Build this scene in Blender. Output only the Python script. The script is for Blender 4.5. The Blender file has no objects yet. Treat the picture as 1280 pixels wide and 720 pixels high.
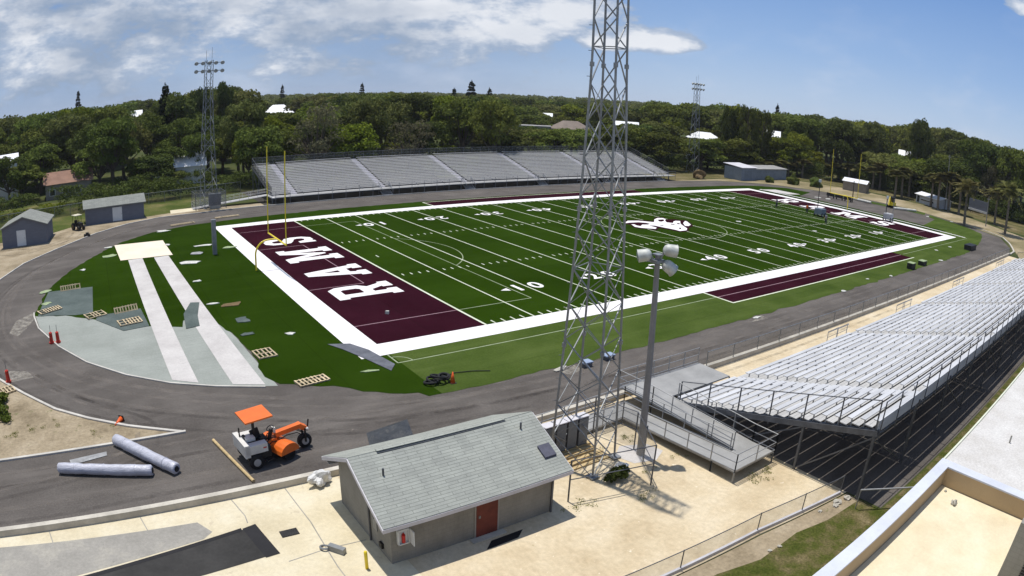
import bpy, math, random
import numpy as np
from mathutils import Vector, Matrix
R = math.radians
random.seed(11)
rng = np.random.default_rng(7)
scene = bpy.context.scene
COL = scene.collection
YD = 0.9144

# ------------------------------------------------------------------ materials
def rgb(r, g, b):
    f = lambda c: (c / 12.92 if c <= .04045 else ((c + .055) / 1.055) ** 2.4)
    return (f(r / 255), f(g / 255), f(b / 255), 1)

def lin(r, g, b): return (r, g, b, 1)

class NT:
    def __init__(s, tree): s.t = tree; s.n = tree.nodes; s.l = tree.links
    def new(s, kind, **kw):
        n = s.n.new(kind)
        for k, v in kw.items():
            if k.startswith('i_'):
                n.inputs[int(k[2:]) if k[2:].isdigit() else k[2:].replace('_', ' ')].default_value = v
            else: setattr(n, k, v)
        return n
    def link(s, a, b): s.l.new(a, b)

def ramp(nt, fac, stops):
    r = nt.new('ShaderNodeValToRGB')
    e = r.color_ramp.elements
    while len(e) < len(stops): e.new(.5)
    for el, (p, c) in zip(e, stops): el.position = p; el.color = c
    nt.link(fac, r.inputs[0]); return r.outputs[0]

def base_mat(name):
    m = bpy.data.materials.new(name); m.use_nodes = True
    nt = NT(m.node_tree); b = m.node_tree.nodes['Principled BSDF']
    return m, nt, b

def noise_fac(nt, scale, detail=4, rough=.6, coord='Object', stretch=None):
    tc = nt.new('ShaderNodeTexCoord')
    v = tc.outputs[coord]
    if stretch:
        mp = nt.new('ShaderNodeMapping'); mp.inputs['Scale'].default_value = stretch
        nt.link(v, mp.inputs[0]); v = mp.outputs[0]
    n = nt.new('ShaderNodeTexNoise'); n.inputs['Scale'].default_value = scale
    n.inputs['Detail'].default_value = detail; n.inputs['Roughness'].default_value = rough
    nt.link(v, n.inputs['Vector']); return n.outputs['Fac']

def mixc(nt, fac, a, b, mode='MIX'):
    m = nt.new('ShaderNodeMix', data_type='RGBA', blend_type=mode)
    for sock, val in ((m.inputs[0], fac), (m.inputs[6], a), (m.inputs[7], b)):
        if hasattr(val, 'is_output'): nt.link(val, sock)
        else: sock.default_value = val
    return m.outputs[2]

def scl(c, k): return (min(1, c[0] * k), min(1, c[1] * k), min(1, c[2] * k), 1)

def mat(name, c, rough=.7, var=.25, scale=1.5, fine=12, metal=0, bump=0, spec=.3, stretch=None, c2=None, th=(.35, .65), rnd=0):
    """base colour with broad and fine mottling; c2 = second colour in noise-shaped patches"""
    m, nt, b = base_mat(name)
    f1 = noise_fac(nt, scale, 5, .6, stretch=stretch); f2 = noise_fac(nt, fine, 3, .6, stretch=stretch)
    col = ramp(nt, f1, [(th[0], scl(c, 1 - var)), (th[1], scl(c, 1 + var) if c2 is None else c2)])
    det = ramp(nt, f2, [(.3, (1 - var * .7, 1 - var * .7, 1 - var * .7, 1)), (.7, (1, 1, 1, 1))])
    col = mixc(nt, 1.0, col, det, 'MULTIPLY')
    if rnd:
        oi = nt.new('ShaderNodeObjectInfo')
        col = mixc(nt, 1.0, col, ramp(nt, oi.outputs['Random'], [(0, (1 - rnd, 1 - rnd, 1 - rnd, 1)), (1, (1, 1, 1, 1))]), 'MULTIPLY')
    nt.link(col, b.inputs['Base Color'])
    b.inputs['Roughness'].default_value = rough; b.inputs['Metallic'].default_value = metal
    b.inputs['Specular IOR Level'].default_value = spec
    if bump:
        bp = nt.new('ShaderNodeBump'); bp.inputs['Strength'].default_value = bump; bp.inputs['Distance'].default_value = .05
        nt.link(f2, bp.inputs['Height']); nt.link(bp.outputs[0], b.inputs['Normal'])
    return m

def ground_mat(name, stops, scale, fine, fine_amt, stretch=None, rough=.9, bump=.3, streak=None, spots=None, spec=.05, specks=None, panel=None):
    m, nt, b = base_mat(name)
    f1 = noise_fac(nt, scale, 8, .62, stretch=stretch); f2 = noise_fac(nt, fine, 4, .7)
    col = ramp(nt, f1, stops)
    k = 1 - fine_amt
    col = mixc(nt, 1.0, col, ramp(nt, f2, [(.3, (k, k, k, 1)), (.7, (1, 1, 1, 1))]), 'MULTIPLY')
    if streak:
        sv, sc, amt, colr = streak
        fs = noise_fac(nt, sc, 4, .6, stretch=sv)
        col = mixc(nt, ramp(nt, fs, [(.5, (0, 0, 0, 1)), (.72, (amt, amt, amt, 1))]), col, colr)
    if spots:
        sc, th, colr = spots
        fs = noise_fac(nt, sc, 6, .75)
        col = mixc(nt, ramp(nt, fs, [(th, (0, 0, 0, 1)), (th + .06, (1, 1, 1, 1))]), col, colr)
    if specks:
        for sc, th, colr in specks:
            fs = noise_fac(nt, sc, 3, .7)
            col = mixc(nt, ramp(nt, fs, [(th, (0, 0, 0, 1)), (th + .05, (.85, .85, .85, 1))]), col, colr)
    if panel:                       # turf is laid in rolls: each strip has a slightly different tone and a fine seam
        ax, wid, amt = panel
        tc = nt.new('ShaderNodeTexCoord'); sx = nt.new('ShaderNodeSeparateXYZ'); nt.link(tc.outputs['Object'], sx.inputs[0])
        dv = nt.new('ShaderNodeMath', operation='DIVIDE'); nt.link(sx.outputs[ax], dv.inputs[0]); dv.inputs[1].default_value = wid
        fl = nt.new('ShaderNodeMath', operation='FLOOR'); nt.link(dv.outputs[0], fl.inputs[0])
        wn = nt.new('ShaderNodeTexWhiteNoise', noise_dimensions='1D'); nt.link(fl.outputs[0], wn.inputs['W'])
        col = mixc(nt, 1., col, ramp(nt, wn.outputs['Value'], [(0, (1 - amt, 1 - amt, 1 - amt, 1)), (1, (1, 1, 1, 1))]), 'MULTIPLY')
        fr = nt.new('ShaderNodeMath', operation='FRACT'); nt.link(dv.outputs[0], fr.inputs[0])
        lt_ = nt.new('ShaderNodeMath', operation='LESS_THAN'); nt.link(fr.outputs[0], lt_.inputs[0]); lt_.inputs[1].default_value = .012
        sm = nt.new('ShaderNodeMath', operation='MULTIPLY'); nt.link(lt_.outputs[0], sm.inputs[0]); sm.inputs[1].default_value = .35
        col = mixc(nt, sm.outputs[0], col, (0.004, .006, .002, 1))
    nt.link(col, b.inputs['Base Color']); b.inputs['Roughness'].default_value = rough
    b.inputs['Specular IOR Level'].default_value = spec
    bp = nt.new('ShaderNodeBump'); bp.inputs['Strength'].default_value = bump; bp.inputs['Distance'].default_value = .03
    nt.link(f2, bp.inputs['Height']); nt.link(bp.outputs[0], b.inputs['Normal'])
    return m

def leaf_mat(name, dark, light, hue=.02, rnd=.28):
    m, nt, b = base_mat(name)
    f = noise_fac(nt, .55, 4, .7); f2 = noise_fac(nt, 5, 2, .6)
    col = ramp(nt, f, [(.32, dark), (.68, light)])
    col = mixc(nt, 1., col, ramp(nt, f2, [(.3, (.7, .7, .7, 1)), (.7, (1.15, 1.15, 1.1, 1))]), 'MULTIPLY')
    oi = nt.new('ShaderNodeObjectInfo')
    hs = nt.new('ShaderNodeHueSaturation')
    mr = nt.new('ShaderNodeMapRange'); mr.inputs[3].default_value = .5 - hue; mr.inputs[4].default_value = .5 + hue
    mv = nt.new('ShaderNodeMapRange'); mv.inputs[3].default_value = 1 - rnd; mv.inputs[4].default_value = 1 + rnd
    ml = nt.new('ShaderNodeMath', operation='MULTIPLY'); ml.inputs[1].default_value = 7.31
    fr = nt.new('ShaderNodeMath', operation='FRACT')
    nt.link(oi.outputs['Random'], mr.inputs[0]); nt.link(oi.outputs['Random'], ml.inputs[0]); nt.link(ml.outputs[0], fr.inputs[0])
    nt.link(fr.outputs[0], mv.inputs[0]); nt.link(mr.outputs[0], hs.inputs['Hue']); nt.link(mv.outputs[0], hs.inputs['Value'])
    nt.link(col, hs.inputs['Color'])
    nt.link(hs.outputs[0], b.inputs['Base Color']); b.inputs['Roughness'].default_value = .8; b.inputs['Specular IOR Level'].default_value = .04
    tr = nt.new('ShaderNodeBsdfTranslucent'); nt.link(hs.outputs[0], tr.inputs[0])
    mx = nt.new('ShaderNodeMixShader'); mx.inputs[0].default_value = .3
    out = nt.n['Material Output']
    nt.link(b.outputs[0], mx.inputs[1]); nt.link(tr.outputs[0], mx.inputs[2]); nt.link(mx.outputs[0], out.inputs[0])
    return m

def mesh_screen(name, c, alpha, scale=9.):
    """woven wire: diagonal wires on a see-through ground"""
    m, nt, b = base_mat(name)
    b.inputs['Base Color'].default_value = c; b.inputs['Roughness'].default_value = .5; b.inputs['Metallic'].default_value = .4
    tr = nt.new('ShaderNodeBsdfTransparent'); mx = nt.new('ShaderNodeMixShader')
    f = noise_fac(nt, 1.3, 3, .6)
    nt.link(ramp(nt, f, [(.3, (alpha * .7,) * 3 + (1,)), (.7, (alpha * 1.25,) * 3 + (1,))]), mx.inputs[0])
    nt.link(tr.outputs[0], mx.inputs[1]); nt.link(b.outputs[0], mx.inputs[2])
    nt.link(mx.outputs[0], nt.n['Material Output'].inputs[0])
    return m

def shingle_mat(name, c, row=.14, wid=.3):
    m, nt, b = base_mat(name)
    tc = nt.new('ShaderNodeTexCoord')
    br = nt.new('ShaderNodeTexBrick'); nt.link(tc.outputs['Object'], br.inputs['Vector'])
    br.inputs['Color1'].default_value = scl(c, .93); br.inputs['Color2'].default_value = scl(c, 1.06)
    br.inputs['Mortar'].default_value = scl(c, .62); br.inputs['Scale'].default_value = 1
    br.inputs['Brick Width'].default_value = wid; br.inputs['Row Height'].default_value = row
    br.inputs['Mortar Size'].default_value = .014; br.inputs['Mortar Smooth'].default_value = .2
    f = noise_fac(nt, 1.1, 5, .6); f2 = noise_fac(nt, 14, 3, .6)
    col = mixc(nt, 1, br.outputs[0], ramp(nt, f, [(.3, (.82, .82, .82, 1)), (.7, (1.06, 1.06, 1.04, 1))]), 'MULTIPLY')
    col = mixc(nt, 1, col, ramp(nt, f2, [(.3, (.85, .85, .85, 1)), (.7, (1, 1, 1, 1))]), 'MULTIPLY')
    nt.link(col, b.inputs['Base Color']); b.inputs['Roughness'].default_value = .92; b.inputs['Specular IOR Level'].default_value = .1
    return m

M = {}
M['soil'] = ground_mat('wooded_ground', [(.3, lin(.035, .05, .014)), (.5, lin(.07, .085, .028)), (.7, lin(.15, .125, .06))], .035, 3, .4)
M['lawn'] = ground_mat('lawn_grass', [(.3, lin(.05, .075, .013)), (.46, lin(.085, .108, .024)), (.6, lin(.15, .145, .05)), (.76, lin(.27, .22, .11))], .16, 2.6, .45)
M['drylawn'] = ground_mat('dry_grass', [(.3, lin(.06, .068, .02)), (.45, lin(.12, .11, .042)), (.58, lin(.19, .155, .075)), (.74, lin(.32, .25, .15))], .14, 2.6, .45)
M['weeds'] = ground_mat('patchy_grass', [(.3, lin(.055, .075, .012)), (.46, lin(.095, .105, .025)), (.56, lin(.16, .135, .06)), (.68, lin(.27, .215, .12))], .75, 9, .6)
M['sand'] = ground_mat('pale_sand', [(.3, lin(.50, .39, .245)), (.5, lin(.62, .51, .345)), (.72, lin(.70, .60, .44))], .28, 4.5, .22, spots=(1.7, .66, lin(.36, .29, .17)), specks=((9, .69, lin(.34, .27, .17)), (2.6, .66, lin(.74, .65, .5))))
M['slab'] = ground_mat('cream_concrete', [(.3, lin(.54, .46, .31)), (.5, lin(.63, .55, .39)), (.7, lin(.69, .62, .47))], .4, 5, .15, spots=(2.2, .69, lin(.38, .33, .23)), specks=((7, .70, lin(.33, .29, .21)), (1.1, .64, lin(.5, .43, .31))))
M['dirt'] = ground_mat('dry_dirt', [(.3, lin(.21, .165, .105)), (.5, lin(.36, .29, .195)), (.7, lin(.47, .39, .28))], .3, 4.5, .35, spots=(.9, .62, lin(.12, .13, .05)))
M['fardirt'] = ground_mat('dirt_path', [(.3, lin(.16, .14, .07)), (.48, lin(.28, .23, .13)), (.7, lin(.47, .38, .26))], .12, 2.5, .3, stretch=(.5, 1, 1))
M['asphalt'] = ground_mat('asphalt', [(.28, lin(.082, .071, .063)), (.45, lin(.112, .099, .089)), (.58, lin(.136, .121, .109)), (.74, lin(.185, .162, .145))], .16, 9, .35,
                          streak=((.16, 1.3, 1), .5, .38, lin(.19, .168, .15)), spots=(.5, .68, lin(.24, .205, .175)), specks=((5, .71, lin(.30, .27, .24)), (1.7, .69, lin(.085, .075, .068))))
M['turf'] = ground_mat('dark_turf', [(.3, lin(.0165, .0375, .0022)), (.5, lin(.0228, .049, .0034)), (.72, lin(.031, .063, .0055))], .09, 11, .3, bump=.15, streak=((.08, 1.2, 1), .35, .5, lin(.0285, .056, .006)), spec=0, panel=(0, 4.572, .16))
M['turflight'] = ground_mat('light_turf', [(.3, lin(.05, .082, .016)), (.5, lin(.072, .108, .023)), (.72, lin(.10, .138, .035))], .16, 9, .35, bump=.15, streak=((.12, 1.5, 1), .4, .5, lin(.10, .135, .036)), spec=0, panel=(1, 3.66, .12))  # paler green puts the sheen of the leaning sideline pile into the colour
M['maroon'] = ground_mat('maroon_turf', [(.3, lin(.026, .0055, .0105)), (.5, lin(.033, .007, .0135)), (.72, lin(.043, .0095, .018))], .2, 12, .25, bump=.15, spec=0, panel=(0, 4.572, .14))
M['white'] = ground_mat('white_turf', [(.3, lin(.74, .70, .69)), (.7, lin(.80, .77, .76))], .3, 8, .1, bump=.1)
M['line'] = ground_mat('painted_line', [(.3, lin(.55, .58, .42)), (.7, lin(.72, .74, .6))], .6, 8, .2, bump=.1)
M['faint'] = ground_mat('thin_painted_line', [(.3, lin(.22, .27, .15)), (.7, lin(.36, .4, .27))], .5, 8, .2, bump=.1)
M['faintpink'] = ground_mat('thin_pink_line', [(.3, lin(.28, .17, .2)), (.7, lin(.4, .27, .3))], .5, 8, .2, bump=.1)
M['backing'] = ground_mat('grey_stone_base', [(.3, lin(.25, .265, .235)), (.5, lin(.30, .315, .285)), (.7, lin(.345, .36, .325))], .25, 7, .18, streak=((.3, 2.5, 1), 1.2, .4, lin(.22, .235, .21)))
M['padwhite'] = ground_mat('white_runway', [(.3, lin(.45, .42, .40)), (.5, lin(.53, .50, .475)), (.7, lin(.6, .57, .54))], .35, 6, .15, spots=(.5, .64, lin(.36, .335, .32)))
M['padcream'] = ground_mat('cream_pit_cover', [(.3, lin(.72, .6, .47)), (.7, lin(.8, .69, .56))], .3, 6, .1)
M['shadow_joint_grey'] = ground_mat('shadow_grey_concrete', [(.3, lin(.27, .255, .225)), (.5, lin(.33, .31, .275)), (.7, lin(.42, .39, .33))], .5, 6, .2, spots=(1.1, .62, lin(.2, .19, .17)))  # grey of the shadow painted on the apron; slab joints share it
M['curb'] = mat('kerb_concrete', lin(.5, .47, .42), .9, .15, .8, 9)
M['wallcurb'] = mat('low_wall_concrete', lin(.5, .46, .39), .9, .16, .8, 9)
M['alum'] = mat('aluminium', lin(.59, .585, .585), .5, .10, .9, 6, metal=.12, spec=.5, stretch=(.3, 2, 2), rnd=.14)
M['alumfar'] = mat('dull_aluminium', lin(.5, .492, .485), .7, .10, .5, 3, metal=0, spec=.4, stretch=(.3, 2, 2))
M['alumfoot'] = mat('worn_aluminium', lin(.48, .47, .455), .55, .14, .9, 6, metal=.1, spec=.4, stretch=(.3, 2, 2))
M['galv'] = mat('galvanised_steel', lin(.25, .26, .27), .5, .15, 1.5, 12, metal=.5, spec=.5)
M['galvdark'] = mat('dark_galvanised_steel', lin(.12, .125, .14), .55, .2, 1.5, 12, metal=.4, spec=.4)
M['railgrey'] = mat('grey_rail_tube', lin(.36, .36, .36), .5, .12, 1.5, 12, metal=.4)
M['deck'] = mat('grey_ramp_deck', lin(.29, .285, .275), .75, .12, .9, 10)
M['chain'] = mesh_screen('chain_link', lin(.36, .35, .33), .30)
M['chaindark'] = mesh_screen('dark_chain_link', lin(.06, .065, .055), .55)
M['yellow'] = mat('yellow_paint', lin(.78, .6, .02), .4, .06, 1, 10, spec=.5)
M['roof'] = shingle_mat('grey_shingles', lin(.36, .37, .335), .15, .95)
M['shedroof'] = shingle_mat('shed_shingles', lin(.27, .275, .25), .3, .8)
M['wall'] = mat('grey_rendered_wall', lin(.27, .258, .23), .9, .07, .8, 14)
def block_wall(name, c):
    m, nt, b = base_mat(name)
    tc = nt.new('ShaderNodeTexCoord'); sx = nt.new('ShaderNodeSeparateXYZ'); nt.link(tc.outputs['Object'], sx.inputs[0])
    ad = nt.new('ShaderNodeMath', operation='ADD'); nt.link(sx.outputs[0], ad.inputs[0]); nt.link(sx.outputs[1], ad.inputs[1])
    cb = nt.new('ShaderNodeCombineXYZ'); nt.link(ad.outputs[0], cb.inputs[0]); nt.link(sx.outputs[2], cb.inputs[1])
    br = nt.new('ShaderNodeTexBrick'); nt.link(cb.outputs[0], br.inputs['Vector']); br.inputs['Scale'].default_value = 1
    br.inputs['Brick Width'].default_value = .4; br.inputs['Row Height'].default_value = .2; br.inputs['Mortar Size'].default_value = .008
    br.inputs['Color1'].default_value = scl(c, .97); br.inputs['Color2'].default_value = scl(c, 1.03); br.inputs['Mortar'].default_value = scl(c, .86)
    f = noise_fac(nt, .9, 6, .65, stretch=(1, 1, .45)); f2 = noise_fac(nt, 16, 3, .6)
    col = mixc(nt, 1, br.outputs[0], ramp(nt, f, [(.32, (.8, .79, .77, 1)), (.6, (1.03, 1.03, 1.02, 1))]), 'MULTIPLY')
    col = mixc(nt, 1, col, ramp(nt, f2, [(.3, (.92, .92, .92, 1)), (.7, (1, 1, 1, 1))]), 'MULTIPLY')
    nt.link(col, b.inputs['Base Color']); b.inputs['Roughness'].default_value = .92; b.inputs['Specular IOR Level'].default_value = .1
    return m
M['wall'] = block_wall('painted_block_wall', lin(.27, .258, .23))
M['fascia'] = mat('pale_fascia', lin(.58, .56, .58), .6, .08, 1, 9)
M['reddoor'] = mat('red_brown_door', lin(.15, .036, .024), .7, .2, 1.3, 9)
M['shedwall'] = mat('slate_siding', lin(.135, .145, .175), .8, .08, 1, 9, stretch=(1, 1, 5))
M['palewall'] = mat('pale_siding', lin(.45, .45, .46), .8, .1, 1, 8)
M['bluewall'] = mat('blue_grey_metal_wall', lin(.2, .235, .28), .6, .1, 1, 8, metal=.1)
M['tanwall'] = mat('tan_block_wall', lin(.23, .205, .17), .85, .12, 1, 8)
M['whiteroof'] = mat('white_metal_roof', lin(.78, .78, .78), .5, .08, .5, 5)
M['brownroof'] = mat('brown_roof', lin(.26, .15, .105), .9, .15, .5, 5)
M['tanroof'] = mat('tan_roof', lin(.21, .17, .14), .9, .15, .5, 5)
M['greyroof'] = mat('grey_flat_roof', lin(.3, .29, .28), .9, .15, .5, 5)
M['glass'] = mat('window_glass', lin(.02, .025, .03), .08, .1, 1, 5, spec=.8)
M['doorwhite'] = mat('white_door', lin(.62, .63, .62), .6, .05, 1, 9)
M['orange'] = mat('orange_paint', lin(.72, .145, .018), .4, .1, 1.2, 10, spec=.5)
M['offwhite'] = mat('off_white_paint', lin(.62, .60, .56), .5, .1, 1.2, 10)
M['black'] = mat('black_rubber', lin(.016, .016, .017), .75, .2, 2, 14)
M['darkmetal'] = mat('dark_machine_metal', lin(.035, .033, .032), .5, .2, 2, 12, metal=.4)
M['rim'] = mat('grey_wheel_rim', lin(.45, .45, .45), .5, .1, 2, 12, metal=.3)
M['bristle'] = mat('black_bristle', lin(.02, .02, .02), .95, .3, 4, 30)
M['wrap'] = mat('plastic_wrap', lin(.46, .46, .52), .35, .14, 2.2, 10, spec=.6, bump=.6, stretch=(.4, 1.5, 1.5))
M['whitebag'] = mat('white_plastic', lin(.66, .65, .63), .5, .12, 3, 14, spec=.5, bump=.8)
M['wood'] = mat('pale_pallet_wood', lin(.58, .46, .29), .85, .25, 1.6, 12, rnd=.3)
M['timber'] = mat('yellow_timber', lin(.5, .37, .19), .8, .15, 1.6, 12, stretch=(.3, 3, 3))
M['cone'] = mat('orange_cone_plastic', lin(.75, .12, .025), .5, .1, 2, 12)
M['redcone'] = mat('red_barrier_plastic', lin(.52, .035, .02), .5, .1, 2, 12)
M['matdark'] = ground_mat('turf_backing_dark', [(.3, lin(.075, .095, .09)), (.5, lin(.105, .128, .12)), (.72, lin(.14, .165, .155))], .4, 6, .25)
M['scrapgreen'] = mat('pale_green_scrap', lin(.3, .36, .2), .9, .2, 2, 9)
M['scrapgrey'] = mat('grey_scrap', lin(.3, .3, .3), .9, .2, 2, 9)
M['scrapwhite'] = mat('white_scrap', lin(.56, .55, .50), .85, .2, 2, 9)
M['scrapbrown'] = mat('brown_scrap', lin(.15, .1, .045), .9, .2, 2, 9)
M['tarp'] = mat('black_tarp', lin(.035, .036, .037), .4, .3, 1.5, 9, spec=.5, bump=.5)
M['bluecrate'] = mat('blue_grey_lid', lin(.28, .34, .46), .5, .1, 2, 9)
M['coping'] = mat('white_metal_coping', lin(.56, .575, .63), .55, .08, .5, 5, spec=.3)
M['parapet'] = mat('tan_parapet', lin(.46, .34, .205), .9, .06, .6, 10)
M['membrane'] = ground_mat('cream_roof_membrane', [(.3, lin(.62, .52, .35)), (.5, lin(.69, .60, .42)), (.7, lin(.74, .66, .49))], .5, 7, .1, spots=(.7, .68, lin(.5, .42, .3)))
M['gravelroof'] = ground_mat('white_gravel_roof', [(.3, lin(.53, .5, .46)), (.5, lin(.60, .575, .545)), (.7, lin(.66, .64, .61))], .6, 8, .25)
M['stone'] = mat('pale_stone', lin(.45, .42, .36), .9, .2, 3, 12, bump=.5)
M['lampshell'] = mat('grey_floodlight_shell', lin(.5, .51, .475), .6, .16, 2.5, 12, metal=.2)
M['lampglass'] = mat('floodlight_lens', lin(.3, .33, .37), .15, .05, 1, 8, spec=.8)
M['polegrey'] = mat('concrete_pole', lin(.235, .225, .22), .8, .12, 1, 10)
M['bark'] = mat('bark', lin(.10, .08, .06), .95, .25, 3, 14, stretch=(1, 1, .3))
M['palmbark'] = mat('palm_bark', lin(.17, .145, .115), .95, .2, 3, 14)
M['red'] = mat('red_enamel', lin(.5, .02, .015), .4, .05, 2, 9)
M['skin'] = mat('skin', lin(.33, .19, .13), .6, .05, 2, 9)
M['shirtgrey'] = mat('grey_shirt', lin(.2, .24, .3), .9, .1, 2, 9)
M['shirtorange'] = mat('orange_vest', lin(.75, .15, .02), .8, .1, 2, 9)
M['trousers'] = mat('dark_trousers', lin(.04, .05, .07), .9, .1, 2, 9)
M['signdark'] = mat('dark_sign_face', lin(.11, .12, .15), .5, .1, 2, 9)
M['pitdark'] = mat('shade_and_mat_black', lin(.012, .011, .013), .7, .25, .8, 9)  # black for the painted recess shade, also used on the door mat
M['leaf'] = leaf_mat('broadleaf_green', lin(.082, .102, .02), lin(.152, .178, .036))
M['leafdark'] = leaf_mat('dark_foliage', lin(.054, .07, .017), lin(.104, .126, .03))
M['leafbright'] = leaf_mat('yellow_green_foliage', lin(.11, .14, .012), lin(.2, .22, .024), .015, .2)
M['leafolive'] = leaf_mat('olive_foliage', lin(.09, .102, .027), lin(.165, .172, .05))
M['leafpalm'] = leaf_mat('palm_frond', lin(.10, .105, .032), lin(.23, .21, .075))
M['leafdry'] = leaf_mat('bare_twigs', lin(.09, .09, .045), lin(.17, .16, .09))
M['leafpine'] = leaf_mat('pine_needles', lin(.010, .017, .008), lin(.022, .032, .013))

# ------------------------------------------------------------------ mesh builder
class MB:
    def __init__(s): s.v = []; s.f = []
    def add(s, vs, fs):
        o = len(s.v); s.v += [tuple(map(float, p)) for p in vs]; s.f += [tuple(i + o for i in f) for f in fs]; return s
    def box(s, x0, y0, z0, x1, y1, z1):
        if x0 > x1: x0, x1 = x1, x0
        if y0 > y1: y0, y1 = y1, y0
        if z0 > z1: z0, z1 = z1, z0
        return s.add([(x0, y0, z0), (x1, y0, z0), (x1, y1, z0), (x0, y1, z0), (x0, y0, z1), (x1, y0, z1), (x1, y1, z1), (x0, y1, z1)],
              [(0, 3, 2, 1), (4, 5, 6, 7), (0, 1, 5, 4), (1, 2, 6, 5), (2, 3, 7, 6), (3, 0, 4, 7)])
    def bar(s, p, q, w, h=None, up=(0, 0, 1)):
        p = Vector(p); q = Vector(q); d = (q - p).normalized(); u = Vector(up)
        if abs(d.dot(u)) > .98: u = Vector((1, 0, 0))
        a = d.cross(u).normalized(); b = a.cross(d); h = w if h is None else h
        a = a * w / 2; b = b * h / 2
        return s.add([p - a - b, p + a - b, p + a + b, p - a + b, q - a - b, q + a - b, q + a + b, q - a + b],
              [(0, 3, 2, 1), (4, 5, 6, 7), (0, 1, 5, 4), (1, 2, 6, 5), (2, 3, 7, 6), (3, 0, 4, 7)])
    def tube(s, p, q, r, r2=None, n=8, cap=True):
        p = Vector(p); q = Vector(q); d = (q - p).normalized(); u = Vector((0, 0, 1))
        if abs(d.dot(u)) > .98: u = Vector((1, 0, 0))
        a = d.cross(u).normalized(); b = a.cross(d); r2 = r if r2 is None else r2
        vs = []
        for c, rr in ((p, r), (q, r2)):
            for k in range(n):
                t = 2 * math.pi * k / n; vs.append(c + a * math.cos(t) * rr + b * math.sin(t) * rr)
        fs = [(k, (k + 1) % n, n + (k + 1) % n, n + k) for k in range(n)]
        if cap: fs += [tuple(range(n - 1, -1, -1)), tuple(range(n, 2 * n))]
        return s.add(vs, fs)
    def path(s, pts, r, n=8):
        for a, b in zip(pts, pts[1:]): s.tube(a, b, r, n=n)
        return s
    def prism(s, poly, z0, z1):
        n = len(poly)
        ar = sum(poly[i][0] * poly[(i + 1) % n][1] - poly[(i + 1) % n][0] * poly[i][1] for i in range(n))
        if ar < 0: poly = poly[::-1]
        vs = [(x, y, z0) for x, y in poly] + [(x, y, z1) for x, y in poly]
        return s.add(vs, [tuple(range(n - 1, -1, -1)), tuple(range(n, 2 * n))] + [(i, (i + 1) % n, n + (i + 1) % n, n + i) for i in range(n)])
    def sheet(s, poly, z):
        n = len(poly)
        ar = sum(poly[i][0] * poly[(i + 1) % n][1] - poly[(i + 1) % n][0] * poly[i][1] for i in range(n))
        if ar < 0: poly = poly[::-1]
        return s.add([(x, y, z) for x, y in poly], [tuple(range(n))])
    def rect(s, x0, y0, x1, y1, z): return s.sheet([(x0, y0), (x1, y0), (x1, y1), (x0, y1)], z)
    def ribbon(s, pts, w, z0, z1):
        """kerb-like strip of width w following pts"""
        n = len(pts); L = []; Rr = []
        for i, p in enumerate(pts):
            a = Vector(pts[max(i - 1, 0)]); b = Vector(pts[min(i + 1, n - 1)]); d = (b - a).normalized(); nn = Vector((-d.y, d.x)) * w / 2
            L.append((p[0] + nn.x, p[1] + nn.y)); Rr.append((p[0] - nn.x, p[1] - nn.y))
        vs = [(x, y, z1) for x, y in L] + [(x, y, z1) for x, y in Rr] + [(x, y, z0) for x, y in L] + [(x, y, z0) for x, y in Rr]
        fs = []
        for i in range(n - 1):
            fs += [(n + i, n + i + 1, i + 1, i), (i, i + 1, 2 * n + i + 1, 2 * n + i), (n + i + 1, n + i, 3 * n + i, 3 * n + i + 1)]
        fs += [(0, 2 * n, 3 * n, n), (n - 1, 2 * n - 1, 4 * n - 1, 3 * n - 1)]
        return s.add(vs, fs)
    def lathe(s, c, prof, n=16, axis=(0, 0, 1)):
        ax = Vector(axis).normalized(); u = Vector((0, 0, 1)) if abs(ax.z) < .9 else Vector((1, 0, 0))
        a = ax.cross(u).normalized(); b = ax.cross(a); c = Vector(c); vs = []
        for r, h in prof:
            for k in range(n):
                t = 2 * math.pi * k / n; vs.append(c + ax * h + a * math.cos(t) * r + b * math.sin(t) * r)
        fs = []
        for i in range(len(prof) - 1):
            for k in range(n): fs.append((i * n + k, i * n + (k + 1) % n, (i + 1) * n + (k + 1) % n, (i + 1) * n + k))
        fs += [tuple(range(n - 1, -1, -1)), tuple(range((len(prof) - 1) * n, len(prof) * n))]
        return s.add(vs, fs)
    def torus(s, c, R0, r, n=20, m=8, axis=(0, 0, 1)):
        ax = Vector(axis).normalized(); u = Vector((0, 0, 1)) if abs(ax.z) < .9 else Vector((1, 0, 0))
        a = ax.cross(u).normalized(); b = ax.cross(a); c = Vector(c); vs = []
        for i in range(n):
            t = 2 * math.pi * i / n; d = a * math.cos(t) + b * math.sin(t)
            for j in range(m):
                q = 2 * math.pi * j / m; vs.append(c + d * (R0 + r * math.cos(q)) + ax * r * math.sin(q))
        return s.add(vs, [(i * m + j, ((i + 1) % n) * m + j, ((i + 1) % n) * m + (j + 1) % m, i * m + (j + 1) % m) for i in range(n) for j in range(m)])
    def build(s, name, m, parent=None, smooth=False, local=False):
        me = bpy.data.meshes.new(name)
        off = Vector((0, 0, 0))
        if parent is not None and not local:
            p = parent
            while p is not None: off += p.location; p = p.parent
        me.from_pydata([(x - off.x, y - off.y, z - off.z) for x, y, z in s.v], [], s.f)
        me.materials.append(M[m] if isinstance(m, str) else m)
        if smooth:
            me.polygons.foreach_set('use_smooth', [True] * len(me.polygons))
        me.update()
        o = bpy.data.objects.new(name, me); COL.objects.link(o)
        if parent is not None: o.parent = parent
        return o

def tag(o, label=None, cat=None, group=None, kind=None):
    for k, v in (('label', label), ('category', cat), ('group', group), ('kind', kind)):
        if v: o[k] = v
    return o

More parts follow.
